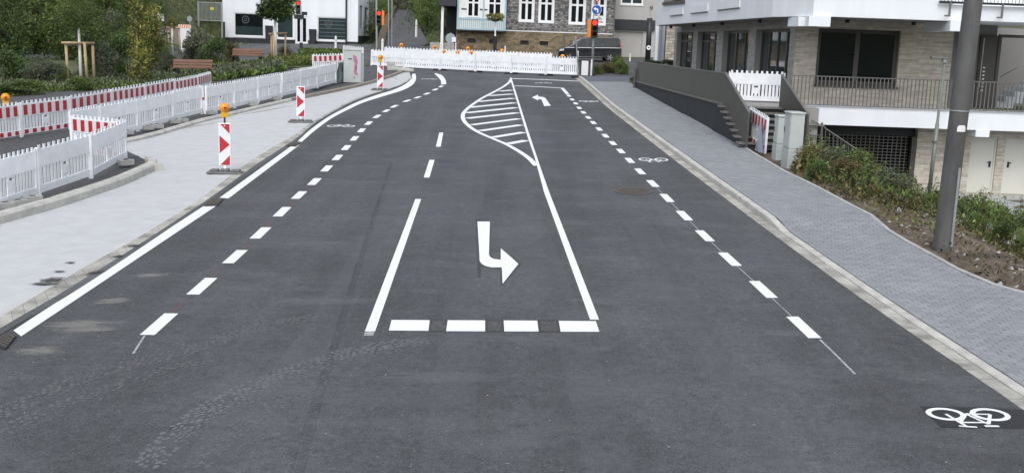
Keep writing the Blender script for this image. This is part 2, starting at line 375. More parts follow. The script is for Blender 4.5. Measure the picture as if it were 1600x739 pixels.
# lowest: one ground sheet to the horizon
xs = list(np.concatenate([np.linspace(-700, -60, 12), np.linspace(-50, 6, 29), np.linspace(6.5, 22, 63), np.linspace(24, 60, 10), np.linspace(80, 700, 10)]))
ys = list(np.concatenate([np.linspace(-60, 0, 6), np.linspace(1, 64, 85), np.linspace(66, 120, 20), np.linspace(140, 900, 12)]))
b = MB(); vs = []
for y in ys:
    for x in xs:
        z = gz(x, min(y, 150)) - .12 if -60 < x else gz(-60, min(y, 150)) - .12
        if x > 6 and y < 61: z = rightground(x, y) if x > bx(y) else gz(x, y) - .25
        if x > 60: z = min(z, gz(60, min(y, 150)))
        vs.append((x, y, z))
nx = len(xs)
b.add(vs, [(j*nx+i, j*nx+i+1, (j+1)*nx+i+1, (j+1)*nx+i) for j in range(len(ys)-1) for i in range(nx-1)])
b.m = [0 if (6 < xs[i] < 24 and -1 < ys[j] < 61) else 1 for j in range(len(ys)-1) for i in range(nx-1)]
ground = b.build('ground', ['soil', 'grass_ground'], None, 'structure', smooth=True)

road_pts = list(reversed(E)) + [on(24, 62.3), on(24, 84), on(-70, 84), on(-70, 69), on(-9.4, 69), on(-9.4, -4)]
road = sheet('road', 'asphalt', road_pts, None, 'structure')

DZ = .004
def line(px, w, name='lane_line', m='paint', dz=DZ, sm=0, ext=0):
    pts = [G(x, y, dz) for x, y in px]
    if sm: pts = smooth_line(pts, sm)
    return band(offs(pts, -w / 2), offs(pts, w / 2)).build(name, m, road)
def poly(px, name, m='paint', dz=DZ): return sheet(name, m, ngp(px, dz), road)
# left edge lines beside the gutter
poly([(21,516),(33,525),(339,321),(318,322)], 'edge_line'); poly([(343,309),(357,310),(469,226),(457,227)], 'edge_line')
l = smooth_line([G(x,y,DZ) for x,y in [(465,221),(486,202),(512,183.5),(536,170.5),(560,159),(591,148),(615,140.5),(633,132),(642,124),(644,116)]], 5)
r = smooth_line([G(x,y,DZ) for x,y in [(471.5,222),(494,202.5),(520,184),(545,171),(568,160.5),(603,149.5),(630,141),(645,132.5),(650,123.5),(649,115.5)]], 5)
band(l, r).build('edge_line', 'paint', road)
l = smooth_line([G(x,y,DZ) for x,y in [(678.5,115.5),(685,121.5),(689,127.4),(689,132.6)]], 5)
r = smooth_line([G(x,y,DZ) for x,y in [(681.5,115),(691,118.5),(696.4,126),(697,132)]], 5)
band(l, r).build('edge_line', 'paint', road)
# turning lane lines
poly([(850,300),(922,499),(935.8,499),(858,300),(847,269),(826,207),(800.5,126.5),(799,121.5),(796.5,122),(823.7,212),(836,248)], 'lane_line')
poly([(649,311),(658,311),(586,517.5),(570,517.5)], 'lane_line')
poly([(570,518.5),(585.5,518.5),(583,524),(568,524)], 'worn_line_end', 'paint_worn')
poly([(671,250),(679,250),(671,277.5),(662,277.5)], 'lane_dash'); poly([(686.5,207.5),(692.5,207.5),(688.5,229.5),(681,229.5)], 'lane_dash')
line([(797,123),(850,124.8),(905,127.3)], .34, 'stop_line')
line([(803,134.3),(840,135.8),(879,138)], .26, 'stop_line'); line([(878,137.5),(882,142),(887,147.5)], .17, 'lane_line')
# striped island
IL = [(797.5,125),(795.5,129),(787,135.5),(772.5,143.6),(753,153.8),(736,165.5),(726.5,174),(723.2,180.5),(724.5,188),(732.5,197),(748,207),(770,216.6),(792,226),(811.5,237),(826,247),(838,259)]
line(IL, .15, 'island_outline', sm=5, dz=.005)
z4 = lambda x, y: (680 + x / 4.107, 90 + y / 4.107)
for a, c in [((415,217),(494,210)),((345,246),(498,235)),((272,284),(504,262)),((218,321),(513,291)),((197,356),(521,322)),((202,391),(530,355)),((232,433),(539,393)),((285,471),(552,433)),((365,513),(567,480)),((465,554),(584,532))]:
    line([z4(*a), z4(*c)], .36 if a[1] < 400 else .30, 'hatching_bar')
# broken give-way line and the arrows
for q in [((612,499.5),(671.5,500),(669.5,516.5),(607.5,516)),((699.5,500),(758,500.3),(758,517.3),(697,517)),((787,500.3),(839.5,500.8),(841.5,517.5),(788,517.4)),((873,501),(931,501.5),(936.5,518),(876,517.8))]:
    poly(q, 'give_way_dash')
for q in [((671.5,498),(699.5,498.4),(697,519),(669,518.5)),((758.5,498.6),(786.5,499),(787.5,519.2),(758.5,519)),((840,499),(873,499.6),(875.5,519.6),(841.8,519.3))]:
    poly(q, 'template_mark', 'asphalt_clean', .002); a_, b2, c_, d_ = [Vector((x, y, 0)) for x, y in q]; m_ = (a_ + b2 + c_ + d_) / 4; poly([tuple((m_ + (v - m_) * .74)[:2]) for v in (a_, b2, c_, d_)], 'scraped_patch', 'asphalt_scraped', .0032)
za = lambda x, y: (560 + x / 3.08, 300 + y / 3.08)
arr = [(573,142),(633,142),(628,300),(634,312),(650,321),(685,326),(685,270),(770,345),(694,441),(690,362),(640,362),(610,355),(593,345),(584,333)]
poly([za(*p) for p in arr], 'turn_arrow')
dk = [(567,128),(638,136),(634,298),(640,309),(655,316),(679,319),(679,262),(783,345),(692,452),(684,440),(684,369),(590,360),(588,410),(574,408)]
poly([za(*p) for p in dk], 'template_mark', 'asphalt_clean', .002)
poly([z4(*p) for p in [(620,257),(660,239),(660,252),(690,254),(706,260),(742,310),(700,313),(684,275),(678,269),(662,268),(662,277)]], 'turn_arrow')
# dashed cycle-lane lines
Rd = [(1255,511),(1192,452),(1140,405),(1101,368.5),(1069,337),(1042,309.6),(1020,287),(1000,268),(984,251),(970,236.4),(957.5,224),(946,212.6),(936,202),(927,192),(919,184),(911.6,176),(905,169),(899.5,162),(894,156),(888.7,150)]
Ld = [(249.5,506),(316,447),(367.5,401),(407.5,364),(441,331),(467.5,305),(491.5,284),(510.6,263.5),(527.4,246.4),(541,231),(554,216.6),(565,204),(576,192.8),(589,182.4),(603.5,173.6),(616,166.6),(636,158),(652.5,152.7),(667,146.8),(680,140.5),(689,135.6)]
def dashes(lst, w):
    pts = [G(*p) for p in lst]
    for i, p in enumerate(pts):
        a = pts[max(i-1, 0)]; c = pts[min(i+1, len(pts)-1)]; t = c - a; sp = t.length / (2 if 0 < i < len(pts)-1 else 1); t.normalize()
        n = Vector((t.y, -t.x, 0)); n.z = GA * n.x + GB * n.y; h = t * sp * .25
        sheet('lane_dash', 'paint', [p + h * s + n * w * e / 2 + Vector((0, 0, DZ)) for s, e in ((-1, -1), (-1, 1), (1, 1), (1, -1))], road)
dashes(Rd, .17); dashes(Ld, .19)
for a, c in zip(Rd[:6], Rd[1:7]): line([a, c], .018, 'chalk_line', 'paint_worn', .002)
line([(1281,530),(1309,557),(1336,584)], .03, 'chalk_line', 'paint_worn'); line([(226,524),(208,552)], .03, 'chalk_line', 'paint_worn')
for i in range(7):
    a, c = Ld[i], Ld[i+1]; f = .28
    line([(a[0]+(c[0]-a[0])*f, a[1]+(c[1]-a[1])*f), (a[0]+(c[0]-a[0])*(.55), a[1]+(c[1]-a[1])*(.55))], .035, 'spray_mark', 'red_spray', .002)
# bicycle symbols
def bicycle(cx, cy, L, flip=1, dark=None, H=None):
    H = H or L * .62; c = G(cx, cy); bm = MB(); w = L * .042
    def pt(u, v): return on(c.x + flip * u * L, c.y + flip * v * H, DZ + .002)
    def ring(u0):
        n = 28; rx = .235
        o = [pt(u0 + rx * math.cos(2*math.pi*k/n), -.1 + rx * 1.25 * math.sin(2*math.pi*k/n)) for k in range(n)]
        i = [pt(u0 + rx * .72 * math.cos(2*math.pi*k/n), -.1 + rx * .85 * math.sin(2*math.pi*k/n)) for k in range(n)]
        bm.add(o + i, [(k, (k+1) % n, n + (k+1) % n, n + k) for k in range(n)])
    ring(-.27); ring(.27)
    def seg(a, b_, k=1.):
        p, q = pt(*a), pt(*b_); t = (q - p); t.z = 0; t.normalize(); n = Vector((t.y, -t.x, 0)) * w * k / 2; up = Vector((0, 0, .001 * (len(bm.f) % 3)))
        bm.add([p - n + up, p + n + up, q + n + up, q - n + up], [(0, 1, 2, 3)])
    seg((-.27,-.1),(-.12,.34)); seg((-.12,.34),(.02,-.12)); seg((-.27,-.1),(.02,-.12)); seg((-.13,.27),(.2,.28)); seg((.02,-.12),(.2,.28)); seg((.27,-.1),(.17,.46)); seg((.17,.46),(.06,.48), 1.1); seg((-.22,.42),(-.05,.42), 1.3); seg((.17,.46),(.26,.43))
    if dark: poly(dark, 'template_mark', 'patch_black', .004)
    bm.build('bicycle_symbol', 'paint', road)
bicycle(1516, 651, .86, -1, [(1437,634),(1545,636),(1600,640),(1600,669),(1470,667)], .62)
bicycle(1021.5, 250.5, .80, -1, None, 1.0); bicycle(920, 159, .85, -1, None, 1.0)
bicycle(533.5, 197, .95, 1, None, .9); bicycle(849, 130, .9, 1, None, .8); bicycle(671, 124, .9, 1, None, .8)
# tyre prints of dusty tread blocks
def prints(px, rows, wid, seed, step=.17, m='dust', fade=.25):
    r = random.Random(seed); c = resample(smooth_line([G(x, y) for x, y in px], 8), step); bm = MB()
    for i in range(1, len(c) - 1):
        t = (c[i+1] - c[i-1]).normalized(); n = Vector((t.y, -t.x, 0))
        for k in range(rows):
            if r.random() < fade: continue
            o = (k - (rows - 1) / 2) * wid + r.uniform(-.014, .014); p = c[i] + n * o + t * ((k % 2) * step / 2 + r.uniform(-.02, .02))
            a, d = r.uniform(.022, .045), r.uniform(.018, .034); q = []
            m_ = r.choice((6, 7))
            for j in range(m_):
                an = 2 * math.pi * j / m_ + .3; e = p + t * a * math.cos(an) * r.uniform(.75, 1.1) + n * d * math.sin(an) * r.uniform(.75, 1.1)
                q.append(on(e.x, e.y, .0025))
            bm.add(q, [tuple(range(m_))])
    bm.build('tyre_print', m, road, 'stuff')
M['dust_faint'] = mat('faint grey dust', (.102, .104, .109), .95, .28, 30); M['dust_mid'] = mat('thin grey dust', (.126, .129, .135), .95, .28, 30)
prints([(225,735),(262,690),(310,650),(380,610),(460,577),(540,552),(610,538),(670,532)], 6, .052, 1, .095, 'dust_mid', .16)
prints([(300,735),(345,690),(400,650),(470,612),(545,580)], 5, .055, 2, .1, 'dust_faint', .3)
prints([(268,700),(320,660),(395,620),(470,587),(545,562),(620,545)], 4, .055, 5, .1, 'dust_faint', .3)
prints([(-20,655),(60,620),(130,590),(200,570),(300,545),(390,515),(460,500),(520,492)], 6, .052, 3, .1, 'dust_faint', .2)
prints([(-20,690),(60,645),(160,610),(250,580),(330,560)], 4, .055, 4, .1, 'dust_faint', .4)
prints([(618,372),(610,400),(603,430)], 2, .06, 6, .12, 'dust_faint', .3)
def stains(lst, m, name, seed):
    r = random.Random(seed); bm = MB()
    for (px, py, a, d, ang) in lst:
        c = G(px, py); n = 22; q = []
        for j in range(n):
            t = 2 * math.pi * j / n; k = r.uniform(.55, 1.15); u, v = a * k * math.cos(t), d * k * math.sin(t)
            q.append(on(c.x + u * math.cos(ang) - v * math.sin(ang), c.y + u * math.sin(ang) + v * math.cos(ang), .003 + .0006 * (len(bm.f) % 4)))
        bm.add(q, [tuple(range(n))])
    return bm.build(name, m, road, 'stuff')
rs = random.Random(5); sp = []
for (x0, y0, x1, y1, n) in [(60,512,135,500,26),(80,490,200,430,30),(0,560,80,545,8),(190,420,235,405,8)]:
    for _ in range(n):
        f = rs.random(); sp.append((x0+(x1-x0)*f+rs.uniform(-14,14), y0+(y1-y0)*f+rs.uniform(-6,6), rs.uniform(.03,.16), rs.uniform(.01,.03), rs.uniform(0,.5)))
for q in [(125,506,.8,.22,.35),(178,470,.45,.14,.5),(238,430,.45,.14,.6),(60,548,.5,.2,.2),(140,514,.6,.16,.3)]: decal(*q, 'decal_sand', road)
sp = [(rs.uniform(0,1600), rs.uniform(330,739), rs.uniform(.006,.016), rs.uniform(.005,.013), 0) for _ in range(110)]
sp = [s for s in sp if 120 + s[0] * 0 < s[0] + (s[1] - 320) and s[0] < 1150 + (s[1] - 330) * 1.4]
stains(sp, 'paint_worn', 'pale_speck', 3)

# manhole cover
mc = G(990, 299); t = thing('manhole_cover', 'round brown cast iron manhole cover in the asphalt near the right cycle lane', 'manhole cover', mc)
t.rotation_euler = (math.atan(GB), -math.atan(GA), 0)
b = MB(); n = 40
ring = lambda r, z: [(r*math.cos(2*math.pi*k/n), r*math.sin(2*math.pi*k/n), z) for k in range(n)]
b.add(ring(.46, .003) + ring(.46, .012) + ring(.36, .012) + ring(.36, .004), [(q*n+k, q*n+(k+1)%n, (q+1)*n+(k+1)%n, (q+1)*n+k) for q in range(3) for k in range(n)])
b.build('rim', 'iron', t)
b = MB(); b.add(ring(.355, .006), [tuple(range(n))])
for i in range(-5, 6):
    for j in range(-5, 6):
        if math.hypot(i*.06, j*.06) < .32: b.box((i*.06-.02, j*.06-.02, .006), (i*.06+.02, j*.06+.02, .014))
b.build('lid', 'iron', t)

# ---------------------------------------------------------------- right gutter, kerb and pavement
gut = band(E, K_in); gut.v = [(x, y, z + .003) for x, y, z in gut.v]
gutter = gut.build('gutter', 'joint', None, 'structure')
kerb = band([p + Vector((0,0,.001)) for p in K_in], [p + Vector((0,0,.001)) for p in K_out]).build('kerb', 'joint', None, 'structure')
def stones(l, r, step, name, m, parent, h0, h1, gap=.008, sub=.5, ch=.02):
    """stones along a strip between two polylines (same count, step sub); heights h0 (outer) and h1 may be functions of y"""
    L = resample(l, step); R = resample(r, step); n = min(len(L), len(R)); out = []
    for i in range(n - 1):
        a, d, e, f = L[i], R[i], R[i+1], L[i+1]
        u = (f - a).normalized() * gap / 2; c = [a + u, d + u, e - u, f - u]
        hh = [(h0(p.y) if callable(h0) else h0) for p in c]; up = Vector((0, 0, 1)); j = random.uniform(-.003, .003)
        top = [p + up * (h + j) for p, h in zip(c, hh)]; cc = sum(c, Vector()) / 4
        mid = [p + up * (h + j - min(ch, h * .4)) for p, h in zip(c, hh)]
        tin = [p.lerp(cc + up * (p.z - cc.z), .0) for p in top]
        w = (d - a).normalized() * min(ch, .3 * (d - a).length)
        tin = [top[0] + w, top[1] - w, top[2] - w, top[3] + w]
        bot = [p - up * .03 for p in c]
        o = cc; vs = [p - o for p in bot + mid + tin]
        fs = [(8,9,10,11)] + [(k, (k+1) % 4, 4 + (k+1) % 4, 4 + k) for k in range(4)] + [(4+k, 4 + (k+1) % 4, 8 + (k+1) % 4, 8 + k) for k in range(4)]
        out.append(MB().add(vs, fs).build(name, m, parent, loc=o))
    return out
stones([p for p in E if p.y > 8], [p for p in K_in if p.y > 8], .33, 'gutter_stone', 'gutter', gutter, .008, .008, .014, ch=.006)
stones([p for p in K_in if p.y > 8], [p for p in K_out if p.y > 8], 1.0, 'kerb_stone', 'kerb_light', kerb, khR, khR, .01)
ysb = np.arange(2, 62, .25)
pl = [on(ex(y), y, khR(y) - .012) for y in ysb]; pr = [on(bx(y), y, khR(y) - .012) for y in ysb]
pavement = band(pl, pr).build('pavement', 'joint', None, 'structure')
# paving blocks 20 x 10 cm in running bond
bl, bw, gp = .20, .10, .006; cand = []
for iy, y in enumerate(np.arange(9.0, 57.5, bw)):
    x0, x1 = ex(y) + .01, bx(y) - .09; x = x0 - (bl / 2 if iy % 2 else 0)
    while x < x1 - .03:
        a, c = max(x, x0), min(x + bl, x1)
        if c - a > .03: cand.append((a + gp / 2, c - gp / 2, y + gp / 2, y + bw - gp / 2))
        x += bl
def blockgeo(c, o):
    a, d, y0, y1 = c; j = random.uniform(-.0025, .0025); ch = .006; vs = []
    for (x, y, dz) in [(a,y0,-.02),(d,y0,-.02),(d,y1,-.02),(a,y1,-.02),(a,y0,-.004),(d,y0,-.004),(d,y1,-.004),(a,y1,-.004),(a+ch,y0+ch,0),(d-ch,y0+ch,0),(d-ch,y1-ch,0),(a+ch,y1-ch,0)]:
        vs.append((x - o[0], y - o[1], gz(x, y) + khR(y) + dz + j - o[2]))
    return vs, [(8,9,10,11)] + [(k, (k+1)%4, 4+(k+1)%4, 4+k) for k in range(4)] + [(4+k, 4+(k+1)%4, 8+(k+1)%4, 8+k) for k in range(4)]
vis = [c for c in cand if c[2] > 10 and c[1] < .475 * c[2] and abs(c[1] - c[0]) > .19][:300]; vs_ = set(vis); rest = MB()
shared = {}
for c in cand:
    if c in vs_:
        o = (c[0], c[2], gz(c[0], c[2])); key = round(khR(c[2]), 3)
        if key not in shared: shared[key] = MB().add(*blockgeo(c, o)).build('paving_block', 'paver', pavement, loc=o)
        else:
            q = shared[key].copy(); COL.objects.link(q); q.location = o
    else: rest.add(*blockgeo(c, (0, 0, 0)))
rest.build('paving_block', 'paver', pavement, 'stuff')
# edging stones along the back of the pavement
bk = [p for p in BEf if 9 < p.y < 57]
edging = band([Vector((p.x-.08, p.y, gz(p.x-.08,p.y)+khR(p.y)-.014)) for p in bk], [Vector((p.x, p.y, gz(p.x,p.y)+khR(p.y)-.014)) for p in bk]).build('edging', 'joint', None, 'structure')
fl = [on(p.x - .08, p.y) for p in bk]; fr = [on(p.x, p.y) for p in bk]
stones(fl, fr, 1.0, 'edging_stone', 'kerb', edging, lambda y: khR(y) + .012, 0, .01, ch=.008)

# ---------------------------------------------------------------- left: gutter, concrete strip, kerbs, work area
GL_px = [(-260,640),(0,495),(88,444),(144,411),(218,370),(306,316),(340,290),(391.5,252),(440,222.6),(464.6,209),(483.6,194),(527,168.5),(565,151),(620,135),(642,122)]
GR_px = [(-250,690),(0,524),(100,466),(197,403),(318,321),(356,296),(405,260),(457,226),(478,207.5),(500,189),(541,165),(580,149),(628,133.5),(645,122)]
GLl = smooth_line([G(*p) for p in GL_px], 3); GRl = smooth_line([G(*p) for p in GR_px], 3)
n_ = 90
def resn(pts, n):
    L = [0]
    for a, c in zip(pts, pts[1:]): L.append(L[-1] + (c - a).length)
    out = []
    for k in range(n):
        t = L[-1] * k / (n - 1); i = min(max(j for j in range(len(L)) if L[j] <= t + 1e-9), len(pts) - 2)
        out.append(pts[i].lerp(pts[i+1], (t - L[i]) / max(L[i+1] - L[i], 1e-9)))
    return out
GA_, GB_ = resn(GLl, n_), resn(GRl, n_)
lg = band([p + Vector((0,0,.005)) for p in GA_], [p + Vector((0,0,.005)) for p in GB_]).build('gutter', 'joint', None, 'structure')
def gstones(L, R, name, m, parent, fr0, fr1, h=.009):
    for i in range(len(L) - 1):
        a, d, e, f = L[i].lerp(R[i], fr0), L[i].lerp(R[i], fr1), L[i+1].lerp(R[i+1], fr1), L[i+1].lerp(R[i+1], fr0)
        u = (f - a).normalized() * .006; o = (a + e) / 2; up = Vector((0, 0, h + random.uniform(-.001, .002)))
        c = [a + u, d + u, e - u, f - u]; vs = [p - o for p in c] + [p + up - o for p in c]
        MB().add(vs, [(4,5,6,7)] + [(k, (k+1)%4, 4+(k+1)%4, 4+k) for k in range(4)]).build(name, m, parent, loc=o)
gA, gB = resn(GLl, 150), resn(GRl, 150)
gstones(gA, gB, 'gutter_stone', 'gutter', lg, .02, .66)
band([a.lerp(c, .68) + Vector((0,0,.0075)) for a, c in zip(GA_, GB_)], [c + Vector((0,0,.0075)) for c in GB_]).build('joint_strip', 'asphalt_old', lg)
# drain grates in the left gutter
for k, q in enumerate([((318,322),(334,311),(350,310),(340,321)), ((445,228),(462,222),(470,224),(462,229)), ((-8,538),(10,520),(26,524),(8,546))]):
    pts = ngp(q, .017); c = sum(pts, Vector()) / 4; t = thing('drain_grate', ['black drain grate in the left gutter between two edge lines', 'farther black drain grate in the left gutter before the curve', 'black drain grate at the near end of the left gutter'][k], 'drain grate', c)
    MB().prism([p - c for p in pts], (0,0,.006)).build('frame', 'black', t); b = MB()
    for s in range(5):
        f0, f1 = .1 + s * .17, .2 + s * .17; a, d = pts[0].lerp(pts[1], f0), pts[0].lerp(pts[1], f1); e, f = pts[3].lerp(pts[2], f1), pts[3].lerp(pts[2], f0)
        MB().prism([p + Vector((0,0,.0065)) - c for p in (a, f, e, d)], (0,0,.008)).build('bar', 'iron', t)
# kerb of the near island and the long kerb behind
KN = smooth_line([G(*p) for p in [(-270,455),(-100,388),(0,351),(97,323),(195,289),(242,267)]], 4)
KNe = [G(x, y) for x, y in [(242,267),(246,262),(243,257),(234,253)]]
KF = smooth_line([G(*p) for p in [(195,224.5),(240,214.5),(320,191),(348,184.5),(456.5,158.5),(520,145.5),(587,129.5),(633,113)]], 4)
KF_b = [p for p in KF]
conc = [p + Vector((0,0,.004)) for p in GA_] + [G(640,113,.004)] + [p + Vector((0,0,.004)) for p in reversed(KF)] + [G(185,245,.004)] + [p + Vector((0,0,.004)) for p in reversed(KNe)] + [p + Vector((0,0,.004)) for p in reversed(KN)]
sheet('concrete_strip', 'concrete', conc, None, 'structure')
kl = MB().add([p + Vector((0,0,.002)) for p in KN] + [p + Vector((0,0,.002)) for p in offs(KN, -.2)], [(i, i+1, len(KN)+i+1, len(KN)+i) for i in range(len(KN)-1)]).build('kerb', 'joint', None, 'structure')
stones(offs(KN, -.27), KN, 1.0, 'kerb_stone', 'kerb_light', kl, .20, .20, .004, ch=.05)
KE = smooth_line([KN[-1]] + KNe, 3)
stones(offs(KE, -.22), KE, .3, 'kerb_stone', 'kerb_light', kl, .19, .19, .004, ch=.05)
kl2 = band([p + Vector((0,0,.002)) for p in offs(KF, -.16)], [p + Vector((0,0,.002)) for p in KF]).build('kerb', 'joint', None, 'structure')
ksplit = min(range(len(KF)), key=lambda i: abs(KF[i].y - G(460,157).y))
stones(offs(KF[:ksplit+1], -.22), KF[:ksplit+1], 1.0, 'kerb_stone', 'kerb_light', kl2, .12, .12, .006, ch=.05)
stones(offs(KF[ksplit:], -.16), KF[ksplit:], 1.0, 'kerb_stone', 'kerb_brown', kl2, .14, .14, .008, ch=.02)
# work area behind the kerbs: dark gravel
wa = [on(-30, 5, .05)] + [p + Vector((0,0,.05)) for p in offs(KN, -.2)] + [G(232,252,.05), G(190,232,.05)] + [p + Vector((0,0,.05)) for p in offs(KF, -.15)] + [on(-8, 70, .05), on(-34, 56, .05), on(-34, 5, .05)]
sheet('work_area_gravel', 'gravel', wa, None, 'structure')
# loose stones on the gravel
b = MB(); r = random.Random(11)
for _ in range(900):
    px, py = r.uniform(0, 110), r.uniform(205, 250)
    if r.random() < .25: px, py = r.uniform(150, 240), r.uniform(245, 262)
    if r.random() < .2: px, py = r.uniform(566, 620), r.uniform(106, 124)
    c = G(px, py, .05); s = r.uniform(.015, .05)
    b.add([(c.x+s*math.cos(a)*r.uniform(.6,1.2), c.y+s*math.sin(a)*r.uniform(.6,1.2), c.z) for a in (0,1.3,2.6,3.9,5.2)] + [(c.x, c.y, c.z + s*.7)], [(i, (i+1)%5, 5) for i in range(5)])
b.build('loose_stones', 'gravel', None, 'stuff')
# dirt on the concrete strip
stains2 = [(222,388,.16,.10,.6),(205,399,.14,.07,.5),(178,404,.10,.07,.4),(82,437,.13,.10,.4),(70,443,.10,.05,.3),(92,424,.07,.04,.2),(110,410,.05,.04,.2),(150,425,.20,.03,.5),(130,434,.14,.03,.5)]
b = MB(); r = random.Random(8)
for (px, py, a, d, an) in stains2:
    for _ in range(16):
        q = G(px + r.gauss(0, 5), py + r.gauss(0, 2.5)); n = 9; s = r.uniform(.15, .6); up = .0185 + .0005 * (len(b.f) % 5)
        b.add([on(q.x + a*s*math.cos(2*math.pi*k/n)*r.uniform(.5,1.2), q.y + d*s*math.sin(2*math.pi*k/n)*r.uniform(.5,1.2), up) for k in range(n)], [tuple(range(n))])
for q in [(209,384,.18,.12,.9),(186,400,.16,.09,.8),(82,437,.30,.2,.4),(70,443,.3,.12,.3),(92,424,.16,.09,.2),(110,410,.12,.08,.2),(150,425,.35,.07,.9),]: decal(*q, 'decal_mud', road, .0195)

# dust films on the asphalt and sandy rims on the concrete
for q in [(840,300,1.6,.5,.1),(905,440,.9,.35,-.3),(600,250,2.2,.6,-.2),(770,400,.9,.5,0),(1230,600,1.2,.5,.2),(1500,620,1.0,.35,0),(450,560,1.2,.5,.3),(1190,480,.8,.3,.2),(640,330,1.0,.35,-.4),(1000,600,1.4,.6,0),(300,700,1.0,.5,.3),(870,235,2.0,.6,0),(560,620,1.2,.4,.2),(760,690,.9,.4,.1),(350,430,1.2,.4,.4),(1050,420,1.0,.4,.1),(1330,680,.9,.3,.1)]: decal(*q, 'decal_dust', road, .0032)
for q in [(840,205,2.2,.5,0),(560,285,1.6,.35,.1),(620,300,1.5,.3,.2),(940,470,.8,.3,0),(1220,520,.7,.25,.1),(500,470,1.2,.3,.3),(880,170,2.4,.5,0),(700,590,1.2,.25,.1),(480,380,1.4,.3,.2)]: decal(*q, 'decal_streak', road, .0034)
line([(612,255),(588,330),(560,420),(530,520),(500,620),(466,745)], .09, 'paving_seam', 'film_dark', .0014, sm=4); line([(608,262),(583,337),(552,430),(520,530),(488,630),(452,745)], .035, 'paving_seam', 'film_dark', .0012, sm=4); line([(765,130),(740,300),(720,500),(700,745)], .5, 'wheel_track', 'film_dust', .001, sm=4); line([(800,260),(860,420),(960,745)], .45, 'wheel_track', 'film_dust', .001, sm=4); line([(690,150),(560,420),(420,600),(300,745)], .5, 'wheel_track', 'film_dust', .0008, sm=4); line([(940,260),(1040,420),(1220,745)], .5, 'wheel_track', 'film_dust', .0008, sm=4)
for q in [(420,172,4.0,.14,1.28),(300,198,3.0,.14,1.2)]: decal(*q, 'decal_rust', road, .0056)

# unseen wooded hill added behind the viewer: hides low sky so windows reflect dark
r = random.Random(2); b = MB(); nx_ = 40; ny_ = 6; vs = []
for j in range(ny_):
    for i in range(nx_):
        a = math.radians(150 + 240 * i / (nx_ - 1)); d = 120 + 30 * j; vs.append((d * math.cos(a) * 1.0, d * math.sin(a), -6 + 9 * j + r.uniform(-2, 2) * j))
b.add(vs, [(j*nx_+i, j*nx_+i+1, (j+1)*nx_+i+1, (j+1)*nx_+i) for j in range(ny_-1) for i in range(nx_-1)]); b.build('added_hillside', 'unseen_hill', None, 'structure', smooth=True)
# ================================================================ BARRIERS
def make_barrier(red):
    t = thing('construction_barrier', 'x', 'barrier')
    L = 2.0; pw = 'plastic_white'
    for x in (.0, L - .045): MB().box((x, -.03, 0), (x + .045, .03, 1.02)).build('post', pw, t)
    b = MB().box((.046, -.02, .60), (L - .046, .02, .975))
    for k in range(11): x = .11 + k * (L - .22) / 10; b.box((x - .036, -.009, .975), (x + .036, .009, 1.06))
    b.build('top_board', pw, t)
    MB().box((.046, -.02, .06), (L - .046, .02, .215)).build('bottom_board', pw, t)
    me = None
    n = 15; gap = .036; x0, x1 = .06, L - .06; wd = (x1 - x0) / n
    for k in range(n):
        if 6 <= k <= 8: continue
        x = x0 + k * wd
        if me is None:
            o = MB().box((gap / 2, -.004, .2155), (wd - gap / 2, .004, .5995)).build('slat', pw, t, loc=(x, 0, 0)); me = o.data
        else: link('slat', me, t, loc=(x, 0, 0))
    xa, xb = x0 + 6 * wd + gap, x0 + 9 * wd - gap; xm = (xa + xb) / 2
    b = MB().box((xa, -.014, .40), (xb, .014, .50)).box((xa, -.014, .50), (xm - .075, .014, .5995)).box((xm + .075, -.014, .50), (xb, .014, .5995)).box((xm-.075,-.014,.565),(xm+.075,.014,.5995))
    b.box((xa, -.014, .2155), (xa + .06, .014, .40)).box((xb - .06, -.014, .2155), (xb, .014, .40)).box((xa + .06, -.014, .30), (xb - .06, .014, .40)).box((xm - .04, -.014, .2155), (xm + .04, .014, .30))
    b.build('handle_plate', pw, t)
    y = -.021 if red else .021; e = -.002 if red else .002
    MB().box((.05, min(y, y+e), .63), (L-.05, max(y, y+e), .94)).build('reflective_sheet', 'sheet_white', t)
    for k in range(6):
        x = .1 + k * .325; MB().box((x, min(y+e, y+2*e), .635), (x + .16, max(y+e, y+2*e), .935)).build('red_stripe', 'sheet_red', t)
    if red:
        for k in range(6):
            x = .1 + k * .325; MB().box((x, y + e, .075), (x + .16, y, .2)).build('red_stripe', 'sheet_red', t)
    return t
PW, PR = make_barrier(False), make_barrier(True)
used = set()
def barrier(a, c, kind, label, group, flipx=False):
    src = PW if kind == 'w' else PR
    if kind not in used: t = src; used.add(kind)
    else: t = copy_tree(src)
    d = Vector(c) - Vector(a); h = math.hypot(d.x, d.y)
    t.location = a; t.rotation_euler = (0, -math.atan2(d.z, h), math.atan2(d.y, d.x)); t.scale = (min(1.75, max(.5, d.length / 2.0)) * .99, 1, 1)
    t.rotation_euler.x = random.uniform(-.025, .025); t.location.z += random.uniform(-.02, .015); tag(t, label, 'barrier', group); return t
gA = 'white barriers round the near left island'
barrier(G(-62,338,.07), G(-24,327,.07), 'w', 'white plastic barrier cut off at the far left edge behind the near kerb', gA) if False else None
b_ = lambda px, dz=.06: G(px[0], px[1], dz + .1) - Vector((0, 0, .05))
barrier(b_((-24,330)), b_((59,303)), 'w', 'white plastic barrier cut by the left picture edge behind the near kerb', gA)
barrier(b_((61,303)), b_((143,275)), 'w', 'white plastic barrier in the middle of the near left island row', gA)
barrier(b_((143,276)), b_((198,246)), 'w', 'white plastic barrier angled back at the rounded end of the near kerb', gA)
barrier(b_((114,238)), b_((190,248)), 'r', 'red and white barrier half hidden behind the near white barriers', gA)
Bp = [(112,228),(157,217),(216,203),(272,188),(320,177),(367,167.5),(404,159.5),(440,151),(470,143.8),(496,137.5),(531,127.5)]
